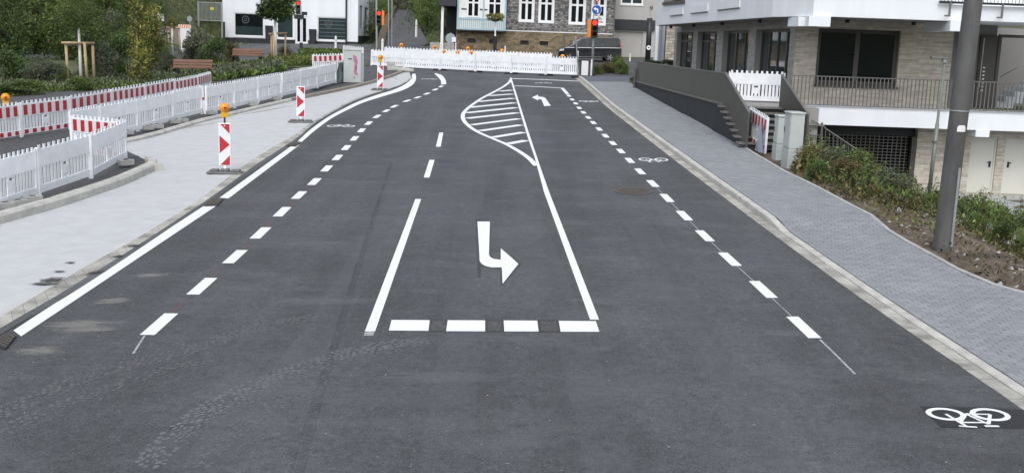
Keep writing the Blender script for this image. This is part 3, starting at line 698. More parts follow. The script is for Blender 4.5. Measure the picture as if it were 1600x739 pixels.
nm = ['white barrier at the left end of the long white row, behind the red striped return', 'white barrier second from the left in the long white row along the back kerb', 'white barrier third from the left in the long row, above two grey blocks', 'white barrier left of the leaning gap in the long white row', 'white barrier right of the leaning gap in the long white row', 'white barrier behind the amber lamp beacon in the long white row', 'white barrier in the long row just left of the plain middle beacon', 'white barrier behind the plain middle beacon in the long white row', 'white barrier third from the tarpaulin end of the long white row', 'white barrier at the tarpaulin end of the long white row']
for i in range(10):
    a, c = Bp[i], Bp[i+1]
    barrier(b_((a[0] + (2 if i == 4 else 0), a[1])), b_((c[0] - (4 if i == 3 else 0), c[1])), 'w', nm[i], 'long row of white barriers along the left kerb')
Cp = [(-42,222),(34,211),(110,199.5),(176,185),(228,174.5),(274,163.5),(310,154.5),(330,148)]
nm = ['red and white barrier under the amber lamp at the left picture edge', 'red and white barrier second in the back row, right of the amber lamp', 'red and white barrier third in the back row, below the staked tree', 'red and white barrier in the middle of the back row', 'red and white barrier third from the right end of the back row', 'red and white barrier second from the right end of the back row', 'red and white barrier turned away at the bench end of the back row']
for i in range(7): barrier(b_(Cp[i], .05), b_(Cp[i+1], .05), 'r', nm[i], 'row of red and white barriers at the back of the work area')
barrier(b_((489,113)), b_((537,111)), 'r', 'red and white barrier standing left of the graffiti cabinet', 'row of red and white barriers at the back of the work area')
gF = 'front row of white barriers closing the road'
Hp = [(579.5,102.6),(631.6,106.5),(687.5,109.5),(743,112.5),(799,115),(853,117.5),(902.5,119.5)]
for i in range(6):
    barrier(G(Hp[i][0], Hp[i][1], .05), G(Hp[i+1][0], Hp[i+1][1], .05), 'w', ['leftmost', 'second', 'third', 'fourth', 'fifth', 'rightmost'][i] + (' white barrier of the front row closing the road' if i in (0, 5) else ' white barrier from the left in the front row closing the road'), gF)
Gp = [(601,98),(654,101),(710,103.3),(757,105.5),(810,108),(862,110.5)]
for i in range(5):
    barrier(G(Gp[i][0], Gp[i][1], .05), G(Gp[i+1][0], Gp[i+1][1], .05), 'w', ['leftmost', 'second', 'third', 'fourth', 'rightmost'][i] + (' white barrier of the back row closing the road' if i in (0, 4) else ' white barrier from the left in the back row closing the road'), 'back row of white barriers closing the road')
barrier(G(536,95,.05), G(578,100.5,.05), 'w', 'white barrier behind the graffiti cabinet leading to the closed road', gF)
# feet
def foot(p, rz, label, m='block', s=(.36, .2, .13), group='ballast blocks under the barriers', cat='ballast block'):
    t = thing('ballast_block', label, cat, p, rz, group)
    MB().box((-s[0]/2, -s[1]/2, 0), (s[0]/2, s[1]/2, s[2])).build('block', m, t, bevel=.012)
    MB().box((-.05, -.035, s[2]), (.05, .035, s[2] + .012)).build('socket', 'plastic_dark', t)
for px, py, rz, lab in [(8,326,.3,'grey ballast block at the left picture edge below the near barrier'),(28,322,.3,'second grey ballast block beside the left edge block'),(51,316,.3,'grey ballast block on the near kerb at a barrier joint'),(197,258,.4,'pair of stacked grey blocks at the rounded kerb end'),
        (199,210,.2,'grey ballast block at the start of the long kerb'),(231,203,.2,'left of two grey ballast blocks below the third white barrier'),(246,200.5,.2,'right of two grey ballast blocks below the third white barrier'),(274,193,.2,'left of two grey ballast blocks by the leaning gap'),(285,191,.2,'right of two grey ballast blocks by the leaning gap'),(331,179,.3,'grey ballast block right of the leaning gap'),(396,165.5,.2,'small grey ballast block right of the lamp beacon'),(432,156.5,.2,'farthest grey ballast block on the long kerb')]:
    foot(G(px, py, .11), rz + .5, lab)
foot(G(186,255,.06) , .9, 'grey rubber foot under the end of the near white barrier', 'rubber_grey', (.7,.3,.1))
for i, p in enumerate(Hp[1:6]):
    foot(G(p[0], p[1] + .8, .004), 0, ['leftmost', 'second', 'third', 'fourth', 'rightmost'][i] + ' black rubber foot plate under the closed road barriers', 'rubber', (.82, .42, .1), 'black foot plates of the road closure', 'foot plate')
# amber warning lamps
def make_lamp():
    t = thing('warning_lamp', 'x', 'warning lamp')
    b = MB().prism([(-.09,-.06,.02),(.09,-.06,.02),(.075,-.06,.16),(-.075,-.06,.16)], (0,.12,0)); b.build('battery_box', 'lampyellow', t, bevel=.012)
    n = 20; b = MB(); prof = [(.10,-.035),(.105,-.05),(.098,-.075),(.07,-.10),(.03,-.115)]
    vs = [(r*math.cos(2*math.pi*k/n), y, .25 + r*math.sin(2*math.pi*k/n)) for r, y in prof for k in range(n)]
    fs = [(i*n+k, (i+1)*n+k, (i+1)*n+(k+1)%n, i*n+(k+1)%n) for i in range(4) for k in range(n)] + [tuple(range(4*n, 5*n))]
    vs2 = [(x, -y, z) for x, y, z in vs]
    b.add(vs, fs).add(vs2, [tuple(reversed(f)) for f in fs]); b.build('lens', 'amber', t, smooth=True)
    MB().tube([(0,-.04,.25),(0,.04,.25)], .118, 20).build('rim', 'lampyellow', t, smooth=False)
    MB().box((-.02,-.025,-.12),(.02,.025,.02)).build('bracket', 'rubber', t)
    return t
LP = make_lamp(); lused = [0]
def lamp(p, rz, label, s=1.):
    t = LP if not lused[0] else copy_tree(LP); lused[0] = 1
    t.location = p; t.rotation_euler = (0, 0, rz); t.scale = (s, s, s); tag(t, label, 'warning lamp', 'amber warning lamps'); return t
def onbar(px, py, base):     # lamp whose lens centre is seen at (px, py), standing over the barrier line at depth of base pixel
    q = G(*base); p = P(px, py, q.y); p.z -= .25; return p
lamp(onbar(8.5, 153, (8, 214)), .5, 'amber warning lamp on the red striped barrier at the left edge', 1.05)
for (px, py, by, lab) in [(627,71.5,100,'leftmost amber lamp on the closed road barriers'),(679.6,74.5,102,'amber lamp on the back row in front of the dark shed'),(694,82,110,'leftmost amber lamp on the front barrier row'),(715,83,111,'amber lamp on the front row below the bay window'),(731,77,104,'upper amber lamp of the close pair below the bay window'),(736,83.5,112,'lower amber lamp of the close pair below the bay window'),(784,80.5,107,'amber lamp in front of the stone house base'),(879,89.5,118,'reddish amber lamp in front of the black van')]:
    lamp(onbar(px, py, (px, by)), .1, lab, 1.1)
# beacons (red arrow panels on rubber feet)
def beacon(px, py, rz, label, hz, wz=.25, lamp_label=None):
    p = G(px, py, .005); t = thing('delineator_beacon', label, 'beacon', p, rz, 'striped beacons on the concrete strip')
    b = MB().box((-.42,-.2,0),(.42,.2,.05)); b.build('foot', 'rubber_grey', t, bevel=.02)
    b = MB()
    for x in (-.26, .26): b.box((x-.1,-.14,.0501),(x+.1,.14,.10))
    b.box((-.1,-.09,.0501),(.1,.09,.12)); b.build('foot_rib', 'rubber_grey', t, bevel=.02)
    MB().box((-.03,-.03,.12),(.03,.03,hz-.95)).build('stem', 'plastic_white', t)
    z0, z1 = hz - 1.0, hz; w = wz / 2
    MB().box((-w-.02,-.03,z0-.02),(w+.02,.03,z1+.02)).build('panel', 'plastic_white', t, bevel=.008)
    MB().box((-w,-.033,z0),(w,-.0301,z1)).build('reflective_sheet', 'sheet_white', t)
    f = lambda q: [(x*w, -.0332, z0 + z*(z1-z0)) for x, z in q]
    for q in [[(-.85,1),(1,1),(1,.76)], [(-1,.28),(1,.5),(-1,.72)], [(-.85,0),(1,0),(1,.24)]]:
        MB().prism(f(q), (0,-.003,0)).build('red_arrow', 'sheet_red', t)
    b = MB(); n = 14; b.prism([(.0+.014*math.cos(2*math.pi*k/n), -.0364, z0 + .955*(z1-z0) + .014*math.sin(2*math.pi*k/n)) for k in range(n)], (0,-.002,0)); b.build('rivet', 'plastic_white', t)
    if lamp_label: lamp(Vector(p) + Vector((0, 0, hz + .14)), rz + .35, lamp_label, 1.0)
beacon(352, 271, .05, 'red and white arrow beacon with amber lamp, nearest on the concrete strip', 1.21, .25, 'amber lamp with yellow housing on the nearest striped beacon')
beacon(470, 191.5, .0, 'plain red and white arrow beacon without a lamp, middle of three', 1.22)
beacon(594, 141.5, 0, 'small red and white arrow beacon with lamp at the far curve', 1.16, .25, 'amber lamp on the farthest striped beacon by the curve')
# leaning striped post between two barriers
a = G(321,178,.08); t = thing('marker_post', 'leaning white marker post with a small red band in the barrier gap', 'marker post', a)
MB().box((-.06,-.03,0),(.06,.03,1.02)).build('post', 'plastic_white', t); MB().box((-.05,-.034,.5),(.05,-.0301,.6)).build('red_band', 'sheet_red', t); t.rotation_euler = (0, -.14, .1)
# ================================================================ RIGHT BUILDING, WALL, STAIRS
TER = 2.44
def X(px, py, Y): return P(px, py, Y).x
def Z(px, py, Y): return P(px, py, Y).z
def frame3(o, u, n): return Matrix(((u[0], n[0], 0, o[0]), (u[1], n[1], 0, o[1]), (0, 0, 1, o[2]), (0, 0, 0, 1)))
def subtract(iv, cuts):
    out = [iv]
    for a, b in cuts:
        nx_ = []
        for p, q in out:
            if b <= p or a >= q: nx_.append((p, q)); continue
            if a > p: nx_.append((p, a))
            if b < q: nx_.append((b, q))
        out = nx_
    return out
def wall_panel(T, L, z0, z1, ops, m, parent, th=.3, name='wall'):
    b = MB(); us = sorted({0, L} | {min(max(v, 0), L) for o in ops for v in o[:2]})
    for a, c in zip(us, us[1:]):
        if c - a < 1e-4: continue
        mid = (a + c) / 2
        for p, q in subtract((z0, z1), [(o[2], o[3]) for o in ops if o[0] < mid < o[1]]):
            b.box((a, 0, p), (c, th, q), 0, T)
    return b.build(name, m, parent)
def courses(T, L, z0, z1, ops, bl, bh, m, parent, name='brick', proud=.012, gap=.008, seed=1, rows=None):
    r = random.Random(seed); b = MB(); z = z0; k = 0
    while z < z1 - .02:
        h = min(bh, z1 - z); x = -r.random() * bl
        cuts = [(o[0], o[1]) for o in ops if o[2] < z + h - .01 and o[3] > z + .01]
        while x < L:
            w = bl * r.uniform(.75, 1.2)
            for p, q in subtract((max(0, x), min(L, x + w)), cuts):
                if q - p > .03:
                    d = proud * r.uniform(.7, 1.3); e0, e1, f0, f1 = p + gap / 2, q - gap / 2, z + gap / 2, z + h - gap / 2
                    b.add([(e0,0,f0),(e1,0,f0),(e1,0,f1),(e0,0,f1),(e0,-d,f0),(e1,-d,f0),(e1,-d,f1),(e0,-d,f1)],
                          [(4,5,6,7),(0,1,5,4),(1,2,6,5),(2,3,7,6),(3,0,4,7)], 0, T)
            x += w
        z += bh; k += 1
    return b.build(name, m, parent, 'stuff')
def window(T, u0, u1, z0, z1, parent, mull=(), trans=(), fm='frame_brown', gm='glass', inset=.16, fw=.07, name='window', sill=None, depth=.07):
    f = MB(); 
    f.box((u0, inset, z0), (u0 + fw, inset + depth, z1), 0, T).box((u1 - fw, inset, z0), (u1, inset + depth, z1), 0, T)
    f.box((u0 + fw, inset, z0), (u1 - fw, inset + depth, z0 + fw), 0, T).box((u0 + fw, inset, z1 - fw), (u1 - fw, inset + depth, z1), 0, T)
    o = f.build(name, fm, parent)
    for mu in mull: MB().box((mu - fw * .6, inset + .003, z0 + fw), (mu + fw * .6, inset + depth - .003, z1 - fw), 0, T).build('mullion', fm, o)
    for tz in trans: MB().box((u0 + fw, inset + .006, tz - fw * .5), (u1 - fw, inset + depth - .006, tz + fw * .5), 0, T).build('transom', fm, o)
    MB().box((u0 + fw * .5, inset + depth * .5, z0 + fw * .5), (u1 - fw * .5, inset + depth * .5 + .012, z1 - fw * .5), 0, T).build('pane', gm, o)
    if sill: MB().box((u0 - .06, -.06, z0 - sill), (u1 + .06, inset + depth, z0 - .003), 0, T).build('sill', fm, o)
    return o
M['glass_clear'] = mat('clear hall glass', (.03, .035, .035), .03, .1, 2, spec=.7, alpha=.16)
rb = thing('apartment_building', 'white apartment building with sandy brick ground floor, terrace railing and garage grille', 'building', (0, 0, 0))
YF = 37.6; xc = X(1240, 100, YF)
# front facade, terrace floor
Tf = frame3((xc, YF, 0), (1, 0), (0, 1)); xr = X(1486, 100, YF); Lf = xr - xc
w0, w1 = X(1276, 90, YF) - xc, X(1404, 90, YF) - xc; wz0, wz1 = Z(1340, 134, YF), Z(1340, 46.5, YF)
opsF = [(w0, w1, wz0, wz1)]
wall_panel(Tf, Lf, TER - .02, 5.27, opsF, 'mortar', rb); courses(Tf, Lf, TER, 5.26, opsF, .46, .062, 'brick', rb, seed=3)
window(Tf, w0 + .003, w1 - .003, wz0 + .003, wz1 - .003, rb, [(w0 + w1) / 2], (), inset=.14, fw=.13, sill=.09)
# side facade along the pavement
ud = Vector((-.034, 1, 0)).normalized(); FY = 61.0; Ls = (FY - YF) / ud.y
o = Vector((xc, YF, 0)) + ud * Ls
Ts = frame3((o.x, o.y, 0), (-ud.x, -ud.y), (ud.y, -ud.x))       # u runs from the far end to the corner; n points into the building
def su(px): 
    k = (px - 800) / FPX; Y = (xc + .034 * YF) / (k + .034) ; return Ls - (Y - YF) / ud.y
def su2(px, py):       # exact: intersect the pixel ray with the facade plane
    d = ray(px, py); n = Vector((ud.y, -ud.x, 0)); t = (n.dot(Vector((xc, YF, 0)))) / n.dot(d); p = Vector((0, 0, CAMH)) + d * t
    return Ls - (p - Vector((xc, YF, p.z))).dot(ud), p.z
bays = [(1057, 1082), (1089, 1119), (1129, 1169), (1180, 1233)]; opsS = []
for a, c in bays: opsS.append((su2(a, 80)[0], su2(c, 80)[0], TER + .05, 4.95))
wall_panel(Ts, Ls - .003, TER - .02, 5.27, opsS, 'greymortar', rb, .55); courses(Ts, Ls - .003, TER, 5.26, opsS, .46, .062, 'greybrick', rb, seed=4)
for i, (a, c, z0, z1) in enumerate(opsS):
    n = 3 if i < 3 else 4
    window(Ts, a + .003, c - .003, z0 + .003, z1 - .003, rb, [a + (c - a) * k / n for k in range(1, n)], [z1 - .45] if i < 2 else (), inset=.22, fw=.10, depth=.09, gm='glass_blue')
# upper storey, overhanging
xC = X(1270, 27, 34.6); xD = X(1487, 30, 34.6)
def Pz(px, py, z):
    d = ray(px, py); return Vector((0, 0, CAMH)) + d * ((z - CAMH) / d.z)
_a, _c = Pz(1025, 40, 5.28), Pz(1206, 27, 5.28)
foot_ = [(_a.x, _a.y), (_c.x, _c.y), (xC, 34.6), (xD, 34.6), (xD, 40), (12, _a.y + 1)]
MB().prism([(x, y, 5.28) for x, y in foot_], (0, 0, 4.5)).build('upper_storey', 'white_render', rb)
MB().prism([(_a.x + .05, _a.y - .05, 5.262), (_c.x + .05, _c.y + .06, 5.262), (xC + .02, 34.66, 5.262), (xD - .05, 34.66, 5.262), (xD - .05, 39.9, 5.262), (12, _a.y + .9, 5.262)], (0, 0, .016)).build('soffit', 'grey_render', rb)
MB().box((X(1263, 43, 34.5), 34.5, 4.97), (X(1297, 43, 34.5), 34.95, 5.275)).build('downstand', 'white_render', rb)
MB().box((X(1246, 43, 35.0), 34.952, 4.97), (X(1263, 43, 34.5) + .2, 36.3, 5.26)).build('downstand', 'white_render', rb)
MB().box((X(1485, 40, 34.4), 34.4, 4.97), (X(1508, 40, 34.4), 36.6, 5.30)).build('downstand', 'white_render', rb)
for px, py in [(1071, 39), (1109, 36.6), (1157, 33), (1220, 28.5)]:
    d = ray(px, py); t = (5.23 - CAMH) / d.z; p = Vector((0, 0, CAMH)) + d * t
    u, z = su2(px, py); q = Vector((xc, YF, 0)) + ud * (Ls - u) + Vector((-.75, 0, 0))
    MB().tube([(q.x, q.y, 5.13), (q.x, q.y, 5.262)], .075, 12).build('downlight', 'black', rb)
for px in (1324, 1428):
    x = X(px, 33, 36.2); MB().tube([(x, 36.2, 5.15), (x, 36.2, 5.262)], .07, 12).build('downlight', 'black', rb)
def up_pt(px, py, off=.0):      # a point on the upper storey's side face
    a, c = Vector((_a.x, _a.y, 0)), Vector((_c.x, _c.y, 0)); t_ = (c - a).normalized(); n = Vector((-t_.y, t_.x, 0)); n = -n if n.x > 0 else n
    d = ray(px, py); k = (n.dot(a)) / n.dot(d); return Vector((0, 0, CAMH)) + d * k + n * off, t_, n
for a, c in [((1048, 19.8), (1068, 17.5)), ((1081, 15.5), (1107, 11.6)), ((1123, 9.5), (1157, 4.2))]:
    p, t_, n = up_pt(*a); q, _, _ = up_pt(*c); q.z = p.z; h = .16
    o_ = MB().prism([p + Vector((0,0,-h)), q + Vector((0,0,-h)), q + Vector((0,0,h)), p + Vector((0,0,h))], n * .05).build('light_bar', 'white_render', rb)
    MB().prism([p + Vector((0,0,-h-.035)) + n*.001, q + Vector((0,0,-h-.035)) + n*.001, q + Vector((0,0,-h-.001)) + n*.001, p + Vector((0,0,-h-.001)) + n*.001], n * .06).build('bar_edge', 'rail', o_)
p, t_, n = up_pt(1038, 4); q, _, _ = up_pt(1070, 1); 
MB().prism([p + n*.004, q + n*.004, q + n*.004 + Vector((0,0,1.5)), p + n*.004 + Vector((0,0,1.5))], n * .02).build('window', 'glass', rb)
MB().prism([p + Vector((0,0,-.16)) - t_*.1, q + Vector((0,0,-.16)) + t_*.1, q + t_*.1 + Vector((0,0,-.01)), p - t_*.1 + Vector((0,0,-.01))], n * .09).build('sill', 'frame_brown', rb)
# balcony on the right
xB = X(1700, 30, 34.6)
MB().box((xD + .003, 34.62, 5.31), (xB, 40, 5.78)).build('balcony_slab', 'white_render', rb)
MB().box((xD + .003, 38.6, 5.785), (xB, 40, 9.5)).build('upper_storey', 'white_render', rb)
bal = MB().box((X(1467, 8, 34.5), 34.46, 5.80), (xB, 34.52, 5.87)).build('balcony_railing', 'black', rb)
me = None; x = X(1469, 8, 34.5)
while x < X(1640, 8, 34.5):
    if me is None: me = MB().box((0, 34.48, 5.8705), (.016, 34.50, 6.75)).build('baluster', 'rail', bal, loc=(x, 0, 0)).data
    else: link('baluster', me, bal, loc=(x, 0, 0))
    x += .11
for px in (1481, 1563):
    x = X(px, 20, 34.5); MB().box((x, 34.40, 5.45), (x + .05, 34.455, 5.86)).box((x - .12, 34.40, 5.40), (x + .05, 34.455, 5.448)).build('bracket', 'rail', bal)
# terrace slab and railing
xs0 = X(1261, 180, 36.0); xs1 = X(1720, 180, 36.0)
MB().box((xs0, 36.0, 1.84), (xs1, 37.59, TER)).build('terrace_slab', 'white_render', rb)
rl = MB().box((X(1231, 120, 35.95), 35.93, TER + .955), (xs1, 35.98, TER + .99)).box((X(1231, 160, 35.95), 35.93, TER + .03), (xs1, 35.98, TER + .06)).build('terrace_railing', 'rail', rb)
me = None; x = X(1233, 140, 35.95)
while x < X(1660, 140, 36):
    if me is None: me = MB().box((0, 35.945, TER + .0605), (.032, 35.965, TER + .9545)).build('baluster', 'rail', rl, loc=(x, 0, 0)).data
    else: link('baluster', me, rl, loc=(x, 0, 0))
    x += .128
# entrance bay behind the lamp post
xe = xr + .003
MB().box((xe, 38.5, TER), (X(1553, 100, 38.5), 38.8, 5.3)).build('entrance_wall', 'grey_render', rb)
dr = MB().box((X(1529, 100, 38.4), 38.42, TER + .05), (X(1556, 100, 38.4), 38.495, 4.95)).build('entrance_door', 'frame_brown', rb)
xh = X(1535.5, 90, 38.3); MB().tube([(xh, 38.33, TER + .75), (xh, 38.33, 4.85)], .02, 8).build('handle', 'chrome', dr)
b = MB()
for k in range(7): b.box((xh + .10, 38.40, TER + .6 + k * .13), (xh + .17, 38.4195, TER + .65 + k * .13))
b.build('doorbell_plate', 'signwhite', dr)
gx0 = X(1557, 100, 38.4); gx1 = X(1720, 100, 38.4)
hall = MB().box((gx0, 41.5, TER - .01), (gx1, 41.7, 5.3)).build('hall_wall', 'greymortar', rb)
gw = MB().box((gx0, 38.40, TER + .02), (gx0 + .1, 38.5, 5.0)).box((gx0 + .1, 38.40, 4.9), (gx1, 38.5, 5.0)).build('window', 'frame_brown', rb)
MB().box((gx0 + .1, 38.45, TER + .02), (gx1, 38.46, 4.9)).build('pane', 'glass_clear', gw)
b = MB(); sx = X(1556, 160, 39.5)
for k in range(8): b.box((sx + k * .3 + .002, 39.4, TER + k * .19 - .2 + (.0 if k else .2)), (sx + (k + 1) * .3, 40.4, TER + .02 + (k + 1) * .19))
b.build('hall_stair', 'white_render', rb)
MB().tube([(sx, 39.35, TER + 1.1), (sx + .9, 39.35, TER + 1.65), (sx + 2.6, 39.35, TER + 1.65)], .02, 6).build('handrail', 'chrome', rb)
# garage level
YG = 37.2; gx = X(1274, 230, YG); Tg = frame3((X(1250, 230, YG), YG, 0), (1, 0), (0, 1)); ux = lambda px, py: X(px, py, YG) - X(1250, 230, YG)
LG = ux(1720, 250)
dz0, dz1 = Z(1540, 302, YG), Z(1540, 215.5, YG)
opsG = [(ux(1275, 230), ux(1432, 230), -1.0, 1.838), (ux(1513.5, 260), ux(1554.5, 260), dz0, dz1), (ux(1568, 260), ux(1640, 260), dz0, dz1)]
wall_panel(Tg, LG, -1.2, 1.838, opsG, 'mortar', rb); courses(Tg, LG, -.6, 1.83, opsG, .44, .062, 'brick', rb, seed=9)
for k, (a, c, z0, z1) in enumerate(opsG[1:]):
    d = MB().box((a + .004, .06, z0 + .004), (c - .004, .12, z1 - .004), 0, Tg).build('steel_door', 'cream', rb)
    MB().box((a + .004, .03, z0 + .004), (a + .06, .0595, z1 - .004), 0, Tg).box((c - .06, .03, z0 + .004), (c - .004, .0595, z1 - .004), 0, Tg).box((a + .0605, .03, z1 - .06), (c - .0605, .0595, z1 - .004), 0, Tg).build('door_frame', 'cream', d)
    hx = c - .17 if k == 0 else a + .17; hz_ = z0 + 1.0
    MB().box((hx - .03, .03, hz_ - .1), (hx + .03, .0595, hz_ + .1), 0, Tg).box((hx - .09 + (.06 if k else 0), .005, hz_ + .05), (hx + .03 + (.06 if k else 0), .0295, hz_ + .08), 0, Tg).build('handle', 'black', d)
a, c = opsG[0][0], opsG[0][1]
MB().box((a - .3, 4.8, -1), (c + .3, 4.9, 1.835), 0, Tg).box((a - .3, .301, 1.84), (c + .3, 4.9, 1.9), 0, Tg).box((a - .31, .301, -1), (a - .305, 4.8, 1.835), 0, Tg).box((c + .305, .301, -1), (c + .31, 4.8, 1.835), 0, Tg).build('garage_interior', 'void', rb)  # walls and ceiling coloured near-black so the inside looks unlit
MB().box((a + .002, .25, 1.45), (c - .002, .5, 1.836), 0, Tg).build('lintel', 'black', rb)
MB().box((c - .16, .02, -1), (c - .002, .2, 1.449), 0, Tg).build('gate_jamb', 'frame_brown', rb)
b = MB(); z = -.6; 
while z < 1.45: b.box((a, .30, z), (c - .16, .33, z + .024), 0, Tg); z += .105
x = a + .05
k = 0
while x < c - .2:
    b.box((x, .297, -.6), (x + .02, .333, 1.448), 0, Tg); x += .155
b.build('garage_grille', 'grille', rb, 'stuff')
MB().box((X(1526, 200, 35.95), 35.97, 1.62), (X(1547.5, 200, 35.95), 36.6, 1.838)).build('downstand', 'white_render', rb)
# landing steps and yard
pl_ = thing('concrete_platform', 'low concrete platform with steps under the cream garage doors', 'platform')
for k in range(3): MB().box((X(1497 - k * 4, 310, 36.5 - k * .4), YG - .75 - k * .4 , -.62), (X(1720, 310, 36.5), YG - .02 if k == 0 else YG - .752 - (k - 1) * .4, dz0 - .03 - k * .16)).build('step', 'kerb', pl_, bevel=.01)
yd = [Vector((11.2, 37.15, YARD + .04)), Vector((24, 37.15, YARD + .04)), Vector((24, 20, YARD + .04)), Vector((13.4, 24, YARD + .04)), Vector((12.6, 29, YARD + .04))]
sheet('yard', 'yard', yd, None, 'structure')
# black base wall with panel fence beside the pavement
wl = thing('terrace_wall', 'long black terrace wall topped with dark grey metal panels beside the pavement', 'wall')
A0 = G(1157.6, 227.5, .13); A1 = G(992, 136.5, .13); dv = (A1 - A0); dv.z = 0; LW = dv.length; dv.normalize()
Tw = frame3((A0.x, A0.y, 0), (dv.x, dv.y), (dv.y, -dv.x))
MB().box((-.0, .0, .4), (LW, .3, 2.44), 0, Tw).build('base_wall', 'black_wall', wl)
def lineY(px, py):
    d = ray(px, py); k = d.x / d.y; return (A0.x - dv.x / dv.y * A0.y) / (k - dv.x / dv.y)
YT, YBt = lineY(1131, 140), lineY(1167, 200)
s0 = (YT - A0.y) / dv.y; n = 5
for k in range(n):
    a, c = s0 + (LW - s0) * k / n, s0 + (LW - s0) * (k + 1) / n
    MB().box((a + .002, .04, 2.50), (c - .002, .08, 3.40), 0, Tw).build('metal_panel', 'dark_metal', wl)
MB().box((s0, .02, 3.402), (LW, .10, 3.44), 0, Tw).build('coping', 'rail', wl)
b = MB(); x = s0
while x < LW: b.box((x, -.05, 2.44), (x + .07, .03, 2.50), 0, Tw); x += .16
b.box((s0, -.02, 2.4405), (LW, .035, 2.465), 0, Tw); b.build('bracket_strip', 'rail', wl)
MB().tube([on(A1.x - .05, A1.y - .3, .1), on(A1.x - .05, A1.y - .3, .1) + Vector((0, 0, .95))], .07, 10).build('end_post', 'post_grey', wl)
# outdoor stair
st = thing('outdoor_stair', 'short dark outdoor stair between two sloping metal cheek panels up to the terrace', 'stairs')
ybot, ytop = min(YBt, YT - 2.2), YT; z0s = gz(7.1, ybot) + .12; ns = 7
xLt, xLb, xRt, xRb = X(1131, 140, ytop), X(1167, 200, ybot), X(1219, 140, ytop), X(1260, 195, ybot)
for k in range(ns):
    ya = ybot + (ytop - ybot) * k / ns; zt = z0s + (TER - z0s) * (k + 1) / ns
    f = k / ns; xl, xr_ = xLb + (xLt - xLb) * f, xRb + (xRt - xRb) * f
    MB().box((xl - .2, ya, zt - .05), (xr_, ya + .44, zt)).build('tread', 'grille', st)
    MB().box((xl + .06, ya + .06, zt - .2), (xr_ - .02, ya + .09, zt - .0505)).build('riser', 'black_wall', st)
MB().prism([(xLt + .02, YT + .01, 1.0), (xs0 - .004, YT + .01, 1.0), (xs0 - .004, 37.58, 1.0), (xc - .02 + .1, 37.58, 1.0), (8.9, 60, 1.0), (6.3, 57, 1.0)], (0, 0, TER - 1.0 - .002)).build('side_terrace', 'greymortar', rb)
def cheek(x, xb):
    q = [(x, ytop, TER - .05), (x, ytop, 3.42), (xb, ybot - .05, z0s + 1.0), (xb, ybot - .05, z0s - .1)]
    o_ = MB().prism(q, (.05, 0, 0)).build('cheek_panel', 'dark_metal', st)
    MB().prism([(x - .012, ytop, 3.423), (x - .012, ytop, 3.463), (xb - .012, ybot - .05, z0s + 1.043), (xb - .012, ybot - .05, z0s + 1.003)], (.075, 0, 0)).build('coping', 'rail', o_)
cheek(xLt, xLb); cheek(xRt, xRb)
barrier(Vector((X(1136, 157, 37.3), 37.3, TER + .0)), Vector((X(1224, 158, 37.3), 37.25, TER + .0)), 'w', 'white slatted barrier across the terrace landing at the stair top', 'barriers on the outdoor stair')
pb = barrier(P(1168, 221, ybot + .9), P(1196, 240, ybot - .75), 'r', 'red and white barrier with a grey sheet closing the stair foot', 'barriers on the outdoor stair')
c = thing('grey_sheet', 'grey blue sheet hanging over the barrier at the stair foot', 'sheet', P(1190, 238, ybot - .5), pb.rotation_euler.z)
b = MB(); nn = 6; r = random.Random(4); vs = []
for j in range(nn + 1):
    for i in range(nn + 1): u, v = i / nn, j / nn; vs.append(((u - .5) * (.25 + .6 * (1 - v)), -.075 + .03 * math.sin(u * 9 + v * 3) , v * .80))
b.add(vs, [(j*(nn+1)+i, j*(nn+1)+i+1, (j+1)*(nn+1)+i+1, (j+1)*(nn+1)+i) for j in range(nn) for i in range(nn)]); b.build('cloth', 'cloth', c, smooth=True)
# utility cabinets
def cabinet(px, py, w_, d_, h_, rz, label):
    p = G(px, py, .05); t = thing('utility_cabinet', label, 'cabinet', p, rz, 'utility cabinets by the pavement')
    hb = h_ * .33
    MB().box((-w_/2, -d_/2, -.3), (w_/2, d_/2, hb)).build('base', 'cabinet', t, bevel=.008)
    for k in range(3): MB().box((-w_/2 - .006, -d_/2 - .006, hb - .06 - k * .11), (w_/2 + .006, d_/2 + .006, hb - .04 - k * .11)).build('rib', 'cabinet', t)
    MB().box((-w_/2 + .012, -d_/2 + .012, hb + .006), (w_/2 - .012, d_/2 - .012, h_ - .05)).build('body', 'cabinet', t, bevel=.012)
    MB().box((-w_/2 - .012, -d_/2 - .012, h_ - .049), (w_/2 + .012, d_/2 + .012, h_)).build('roof', 'cabinet', t, bevel=.015)
    d = MB().box((-w_/2 - .0, -d_/2 + .05, hb + .05), (-w_/2 + .0115, d_/2 - .05, h_ - .1)).build('door', 'cabinet', t)
    MB().box((-w_/2 - .02, d_/2 - .14, h_ * .62), (-w_/2 - .0005, d_/2 - .1, h_ * .72)).build('handle', 'rail', d)
cabinet(1236, 260, .38, .60, 1.42, .04, 'taller grey green utility cabinet beside the pavement and weeds')
cabinet(1217, 247, .30, .42, 1.18, .04, 'lower grey green utility cabinet behind the taller one')
# low grey hand railing down to the garage
rg = thing('hand_railing', 'low grey steel railing going down beside the garage grille behind the cabinet', 'railing')
Yr = 34.5; q = lambda px, py: P(px, py, Yr)
b = MB().tube([q(1258, 195), q(1288, 197)], .03, 8).tube([q(1257, 211), q(1285, 212)], .025, 8).tube([q(1256, 227), q(1284, 228)], .025, 8); b.build('rail', 'rail', rg)
for px in (1262, 1284): MB().tube([q(px + .5, 192), q(px - 1.5, 246)], .035, 8).build('post', 'rail', rg)
b = MB().tube([q(1288, 200), q(1345, 238)], .025, 8); b.tube([q(1268, 188), q(1290, 200)], .02, 8)
for k in range(9):
    px = 1290 + k * 6; py = 201 + k * 4; b.tube([q(px, py), q(px - 1, py + 34)], .012, 6)
b.build('sloping_rail', 'rail', rg)
